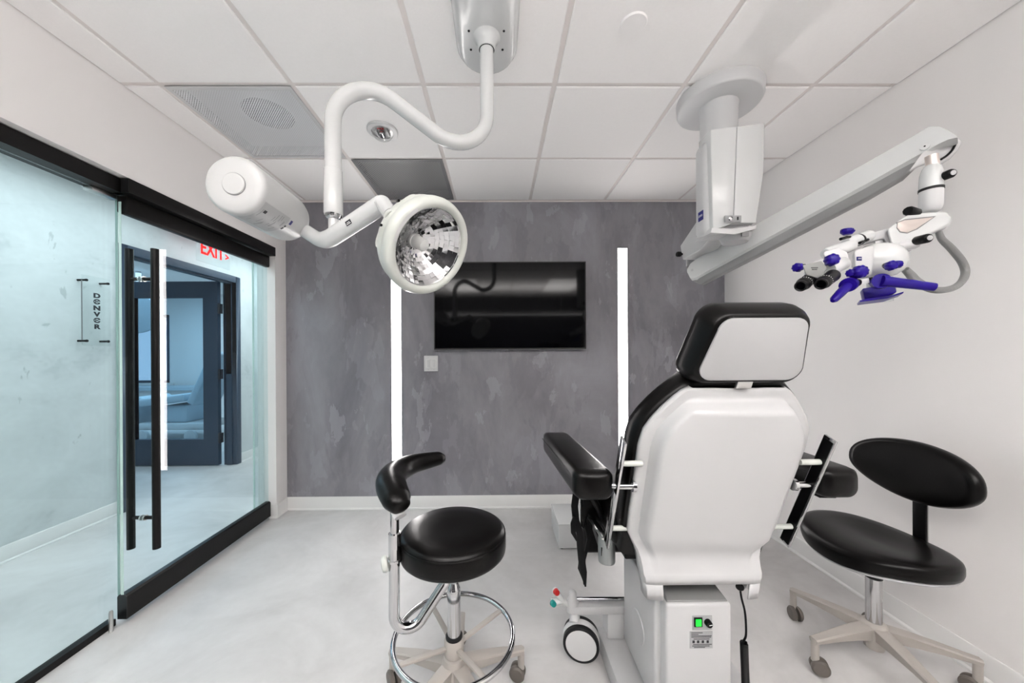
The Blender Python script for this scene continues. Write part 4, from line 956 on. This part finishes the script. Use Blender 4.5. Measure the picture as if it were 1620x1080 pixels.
# side rails, pins and chrome fittings
for s_ in (-1, 1):
    Xr = CXC + s_*.300; r0 = V((Xr, 1.150, .632)); r1 = V((Xr, .988, 1.022)); dr = (r1-r0).normalized(); nr = V((1, 0, 0)).cross(dr)
    ra = MB().obox((r0+r1)/2, ((1, 0, 0), dr, nr), (.0035, (r1-r0).length/2, .019)).build('side_rail', 'chrome', e, bevel=.0008)
    MB().obox((r0+r1)/2 - V((s_*.0045, 0, 0)), ((1, 0, 0), dr, nr), (.0010, (r1-r0).length/2-.008, .015)).build('rail_inlay', 'dark_plastic', ra)
    for f_, mt_n, rad, inn in ((.80, 'ivory', .0085, .235), (.595, 'chrome', .0095, .245), (.18, 'ivory', .0085, .215)):
        p_ = r0 + (r1-r0)*f_ + V((0, -.002, 0))
        MB().tube([(CXC+s_*inn, p_.y, p_.z), (Xr, p_.y, p_.z)], rad, 20).build('cross_pin', mt_n, e)
    p_ = r0 + (r1-r0)*.595
    MB().lathe((CXC+s_*.242, p_.y, p_.z), (s_, 0, 0), [(.018, 0), (.018, .010)], 24).build('pin_flange', 'chrome', e)
    MB().tube([(Xr, p_.y, p_.z), (Xr+s_*.060, p_.y+.02, p_.z)], .0085, 18).build('arm_spindle', 'chrome', e)
    # arm pad, rounded bar with stitching seams
    aw = .061; rings = []; xc0, xc1 = Xr + s_*(.068 if s_ < 0 else .088), Xr + s_*(.100 if s_ < 0 else .11)
    ya, yb = 1.05, 1.60
    def sect(y_, sc, zs):
        t = (y_-ya)/(yb-ya); xc = xc0 + (xc1-xc0)*t if s_ < 0 else xc0 + (xc1-xc0)*t*.6; w_ = aw*sc; zt2 = .912; h_ = .092*zs; zc = zt2-.046
        pts = []
        for (sx_, sz_), a0 in zip(((1, 1), (-1, 1), (-1, -1), (1, -1)), (0, 90, 180, 270)):
            rz = .020 if sz_ > 0 else .028; rz = min(rz, h_/2.1, w_*.9)
            for k in range(6):
                a_ = math.radians(a0+90*k/5); pts.append(V((xc + sx_*(w_-rz) + math.cos(a_)*rz, y_, zc + sz_*(h_/2-rz) + math.sin(a_)*rz)))
        return pts
    ap_ = MB().loft([sect(ya-.012, .45, .55), sect(ya-.006, .80, .82), sect(ya+.006, .96, .96), sect(ya+.03, 1, 1), sect((ya+yb)/2, 1, 1), sect(yb-.06, .98, 1), sect(yb-.025, .9, .96), sect(yb-.006, .7, .85), sect(yb, .4, .5)]).build('arm_pad', 'leather', e, ang=60)
    for dz in (.888,):
        q_ = [V((xc0 + (xc1-xc0)*(k/20)*(1 if s_ < 0 else .6) - s_*-1*aw*(1.003 if s_ < 0 else 1.003)*1, ya+.03+(yb-.09-ya)*k/20, dz)) for k in range(21)]
        MB().tube([V((xc0 + (xc1-xc0)*(k/20)*(1 if s_ < 0 else .6) + side_*aw*1.004, ya+.02+(yb-.07-ya)*k/20, dz)) for k in range(21) for side_ in (-1,)], .0014, 6).build('pad_seam', 'rubber', ap_)
    fy = [sect(ya-.005, .86, .84)]; 
    MB().tube([V((xc0 + aw*.93*math.sin(a_), ya+.022-.030*math.cos(a_), .8885)) for a_ in [math.radians(-85+17*k) for k in range(11)]], .0014, 6).build('pad_seam', 'rubber', ap_)
    MB().bar((xc0, ya+.04, .812), (xc1, yb-.12, .812), .05, .012).build('arm_bracket', 'dark_plastic', e)
    MB().tube([(xc0, 1.30, .84), (Xr-s_*.02, 1.30, .68), (Xr-s_*.05, 1.32, .60)], .012, 14).build('arm_strut', 'dark_plastic', e)
# seat and folded leg rest in front of the backrest
def rbox(lo, hi, bev, name, mt, par=None): return MB().box(lo, hi).build(name, mt, par or e, bevel=bev, seg=4)
rbox((CXC-.27, 1.16, .60), (CXC+.27, 1.66, .70), .035, 'seat_cushion', 'leather')
MB().obox((CXC, 1.73, .46), ((1, 0, 0), (0, .22, -.98), (0, .98, .22)), (.24, .20, .045)).build('leg_cushion', 'leather', e, bevel=.03, seg=4)
rbox((CXC-.22, 1.20, .55), (CXC+.22, 1.62, .60), .006, 'seat_frame', 'dark_plastic')
# dark folded side bolster and hanging straps on the left
def band(pts, w, name, mt, th=.004, axis=(0, 1, 0)):
    P_ = [at(x, y, Y_) for x, y, Y_, *_ in pts]; W_ = [q_[3] if len(q_) > 3 else w for q_ in pts]; rings = []
    for i, p_ in enumerate(P_):
        dd = (P_[min(i+1, len(P_)-1)] - P_[max(i-1, 0)]).normalized(); sd_ = dd.cross(V(axis)).normalized(); nn = V(axis)
        rings.append([p_ + sd_*W_[i] + nn*th, p_ - sd_*W_[i] + nn*th, p_ - sd_*W_[i] - nn*th, p_ + sd_*W_[i] - nn*th])
    return MB().loft(rings).build(name, mt, e, bevel=.001)
sb_ = [at(x, y, 1.34) for x, y in ((918, 783), (968, 778), (975, 812), (970, 832), (948, 835), (930, 816), (924, 840), (918, 832))]
MB().loft([sb_, [p_+V((.05, .20, 0)) for p_ in sb_]]).build('side_bolster', 'leather', e, bevel=.008)
band([(912, 778, 1.30), (909, 800, 1.31), (911, 822, 1.32), (917, 842, 1.32), (918, 862, 1.32), (920, 884, 1.32), (923, 905, 1.32), (926, 927, 1.32, .003)], .013, 'strap', 'strap_black')
band([(923, 790, 1.34), (924, 815, 1.35), (928, 836, 1.35), (931, 852, 1.35), (928, 868, 1.35), (924, 884, 1.345), (923, 900, 1.34), (924, 924, 1.33, .003)], .006, 'strap', 'strap_black')
band([(910, 818, 1.30), (906.5, 828, 1.30), (907, 842, 1.30), (912, 855, 1.30, .002)], .009, 'strap_tab', 'strap_black')
band([(917, 888, 1.33, .004), (919, 898, 1.33, .012), (923, 912, 1.33, .008), (926, 926, 1.33, .002)], .01, 'strap_end', 'strap_black')
MB().bar(at(934, 817, 1.38), at(957, 852, 1.20), .024, .012, up=(.3, 0, 1)).build('linkage_bar', 'brushed', e, bevel=.002)
MB().bar(at(939, 826, 1.38)-V((0, 0, .015)), at(953, 866, 1.22)-V((0, 0, .015)), .008, .03).build('linkage_slot', 'dark_plastic', e)
c_ = at(959.5, 846, 1.24); zb2 = at(959, 889, 1.24).z
MB().lathe((c_.x, c_.y, zb2), (0, 0, 1), [(.020, 0), (.029, .004), (.030, .010), (.030, c_.z-zb2)], 32).build('actuator_cylinder', 'brushed_dark', e)
# pedestal
TF = 1.085; tx0, tx1 = at(1054, 1000, TF).x, at(1158, 1000, TF).x; ttop = at(1100, 953, TF).z
tower = MB(); f0 = [V((tx0, TF, .10)), V((tx1, TF, .10)), V((tx1, TF, ttop)), V((tx0, TF, ttop))]
tower.loft([[V((tx0, TF, .06)), V((tx1, TF, .06)), V((tx1+.006, TF+.28, .06)), V((tx0-.006, TF+.28, .06))], [V((tx0, TF, ttop-.004)), V((tx1, TF, ttop-.004)), V((tx1, TF+.28, ttop-.004)), V((tx0, TF+.28, ttop-.004))]])
tw = tower.build('pedestal', 'chair_white', e, bevel=.010, seg=3)
sl = MB(); sl.loft([[V((tx0+.006, TF+.008, ttop-.006)), V((tx1-.006, TF+.008, ttop-.006)), V((tx1-.012, TF+.19, ttop-.006)), V((tx0+.012, TF+.19, ttop-.006))], [V((tx0+.007, TF+.010, ttop)), V((tx1-.007, TF+.010, ttop)), V((tx1-.03, TF+.12, ttop+.045)), V((tx0+.03, TF+.12, ttop+.045))]])
sl.build('sloped_lid', 'lid_grey', tw, bevel=.003)
mb2 = MB().box((tx0-.018, 1.125, .10), (tx0+.04, 1.41, .475)); mb2.build('side_cover', 'chair_white', e, bevel=.012, seg=4)
MB().lathe((tx0-.018, 1.26, .27), (-1, 0, 0), [(.055, -.002), (.053, .003), (.048, .004), (.002, .004)], 40).build('cover_boss', 'chair_white', e)
MB().box((tx0+.02, 1.30, .50), (tx1+.03, 1.50, .58)).build('lift_head', 'white_plastic', e, bevel=.01)
MB().box((tx0-.07, 1.14, .0), (tx1+.03, 1.42, .06)).build('base_foot', 'white_plastic', e, bevel=.006)
px0, px1, pz0, pz1 = at(1095, 973, TF).x, at(1126, 973, TF).x, at(1095, 996, TF).z, at(1095, 973.5, TF).z
pn = MB().box((px0, TF-.002, pz0), (px1, TF+.001, pz1)).build('control_plate', 'label', e, bevel=.0006)
rx = px0 + (px1-px0)*.07; rw = (px1-px0)*.42
rk = MB().box((rx, TF-.005, pz0+.012), (rx+rw, TF-.001, pz1-.004)).build('rocker_frame', 'dark_plastic', pn, bevel=.0008)
MB().box((rx+.004, TF-.008, pz0+.016), (rx+rw-.005, TF-.004, pz1-.008)).build('green_rocker', 'led_green', pn, bevel=.001)
kc = V((px0+(px1-px0)*.76, TF-.002, (pz0+pz1)/2+.003))
MB().lathe(kc, (0, -1, 0), [(.011, 0), (.010, .012), (.0085, .014)], 24).build('dial', 'dark_plastic', pn)
MB().obox(kc+V((.002, -.0148, .001)), ((1, 0, .2), (0, 1, 0), (0, 0, 1)), (.005, .0005, .0008)).build('dial_mark', 'white_print', pn)
lx0, lx1, lz0, lz1 = at(1091, 998, TF).x, at(1127, 998, TF).x, at(1091, 1025, TF).z, at(1091, 998.5, TF).z
lb2 = MB().box((lx0, TF-.0012, lz0), (lx1, TF+.001, lz1)).build('rating_label', 'label', e)
for fz, f0_, f1_ in ((.93, .06, .56), (.84, .06, .38), (.75, .06, .95), (.67, .06, .93), (.56, .16, .86), (.24, .14, .96), (.15, .10, .86), (.06, .18, .66)):
    z_ = lz0+(lz1-lz0)*fz; MB().box((lx0+(lx1-lx0)*f0_, TF-.0018, z_-.0008), (lx0+(lx1-lx0)*f1_, TF-.001, z_+.0008)).build('label_line', 'black_print', lb2)
for fx in (.16, .36, .57, .78):
    x_ = lx0+(lx1-lx0)*fx; z_ = lz0+(lz1-lz0)*.40; MB().box((x_-.0035, TF-.0018, z_-.004), (x_+.0035, TF-.001, z_+.004)).build('label_symbol', 'black_print', lb2)
# cord and its holder
hp_ = at(1171, 925, 1.10)
MB().obox(hp_ + V((.012, .01, .0)), ((1, 0, 0), (0, 1, 0), (0, 0, 1)), (.012, .010, .014)).build('cord_holder', 'grey_plastic', e, bevel=.005)
MB().lathe(hp_+V((-.004, -.004, -.002)), V((-.6, -1, 0)), [(.011, 0), (.012, .004), (.009, .007)], 20).build('cord_plug', 'dark_plastic', e)
cp_ = [at(x, y, 1.10) for x, y in ((1170, 925), (1173, 945), (1178, 965), (1180, 985), (1180, 1005), (1176, 1014), (1173, 1018))]
cd = MB().tube(smooth_path(cp_, 6), .0032, 12).build('power_cord', 'dark_plastic', e)
ct0, ct1 = at(1177, 1016, 1.10), at(1180, 1096, 1.10); hx = []; NT = 44
for k in range(NT*10):
    t = k/(NT*10-1); c_ = ct0*(1-t)+ct1*t; a_ = 2*math.pi*NT*t; hx.append(c_ + V((math.cos(a_)*.0095, math.sin(a_)*.0095, 0)))
MB().tube(hx, .0024, 6).build('coiled_cord', 'dark_plastic', e)
# outrigger with wheel and pedals
WY = 1.475
a_, b_ = at(903, 960, WY), at(990, 959, 1.44)
MB().bar(a_, b_, .05, .034).build('outrigger', 'chair_white', e, bevel=.006)
MB().tube([at(905, 947, WY), at(990, 947, 1.45)], .0075, 16).build('pedal_rod', 'chrome', e)
MB().lathe(at(906, 958, WY)-V((0, 0, .02)), (0, 0, 1), [(.026, 0), (.026, .040), (.018, .056), (.016, .078), (.010, .086)], 28).build('pedal_turret', 'chair_white', e, ang=60)
pa_ = at(898, 955, WY); pb_ = at(878, 934, 1.46); pc_ = at(873, 952, 1.46)
MB().tube([pa_, at(886, 948, 1.47)], .012, 18).build('pedal_axle', 'white_plastic', e)
for end, mt_n, nm in ((pb_, 'red', 'red pedal tip'), (pc_, 'teal', 'green pedal tip')):
    pd = MB().tube([at(890, 950, 1.47), (at(890, 950, 1.47)+end)/2, end], [.013, .017, .018], 20, flat=.75).build('pedal', 'white_gloss', e)
    dd = (end-at(890, 950, 1.47)).normalized()
    lab(MB().lathe(end + V((.002, -.004, 0)), V((.3, -1, .2)), [(.013, .002), (.011, .0165), (.004, .018)], 20).build('pedal_tip', mt_n, pd), nm)
wc = at(919, 1003, WY-.055); wc.z = .0725; ra_ = V((-.25, -1, 0)).normalized()
wf_ = MB()
for off in (0, .05):
    c0 = wc - ra_*off
    wl = MB().lathe(c0, ra_, [(.060, -.012), (.0725, -.010), (.0725, .008), (.066, .011), (.060, .009)], 48).build('wheel_tyre', 'rubber', e)
    MB().lathe(c0, ra_, [(.0615, -.010), (.0615, .0105), (.055, .0125), (.002, .0135)], 44).build('wheel_disc', 'white_plastic', wl)
cf = MB().lathe(wc - ra_*.012, -ra_, [(.074, 0), (.076, .004), (.076, .024), (.074, .028)], 44).build('wheel_guard', 'white_plastic', e)
MB().tube([at(909, 972, WY), at(909, 985, WY-.02)], .022, 20).build('wheel_fork', 'white_plastic', e)
ch0 = at(949, 994, 1.49)
MB().box((.425, .98, .004), (.530, 1.50, .082)).build('base_rail', 'chair_white', e, bevel=.006)
MB().box((.45, 1.43, .08), (.52, 1.50, .21)).build('rail_post', 'white_plastic', e, bevel=.004)
MB().box((.79, .98, .004), (.895, 1.50, .082)).build('base_rail', 'chair_white', e, bevel=.006)
MB().box((.532, 1.43, .004), (.788, 1.49, .10)).build('cross_beam', 'white_plastic', e, bevel=.004)
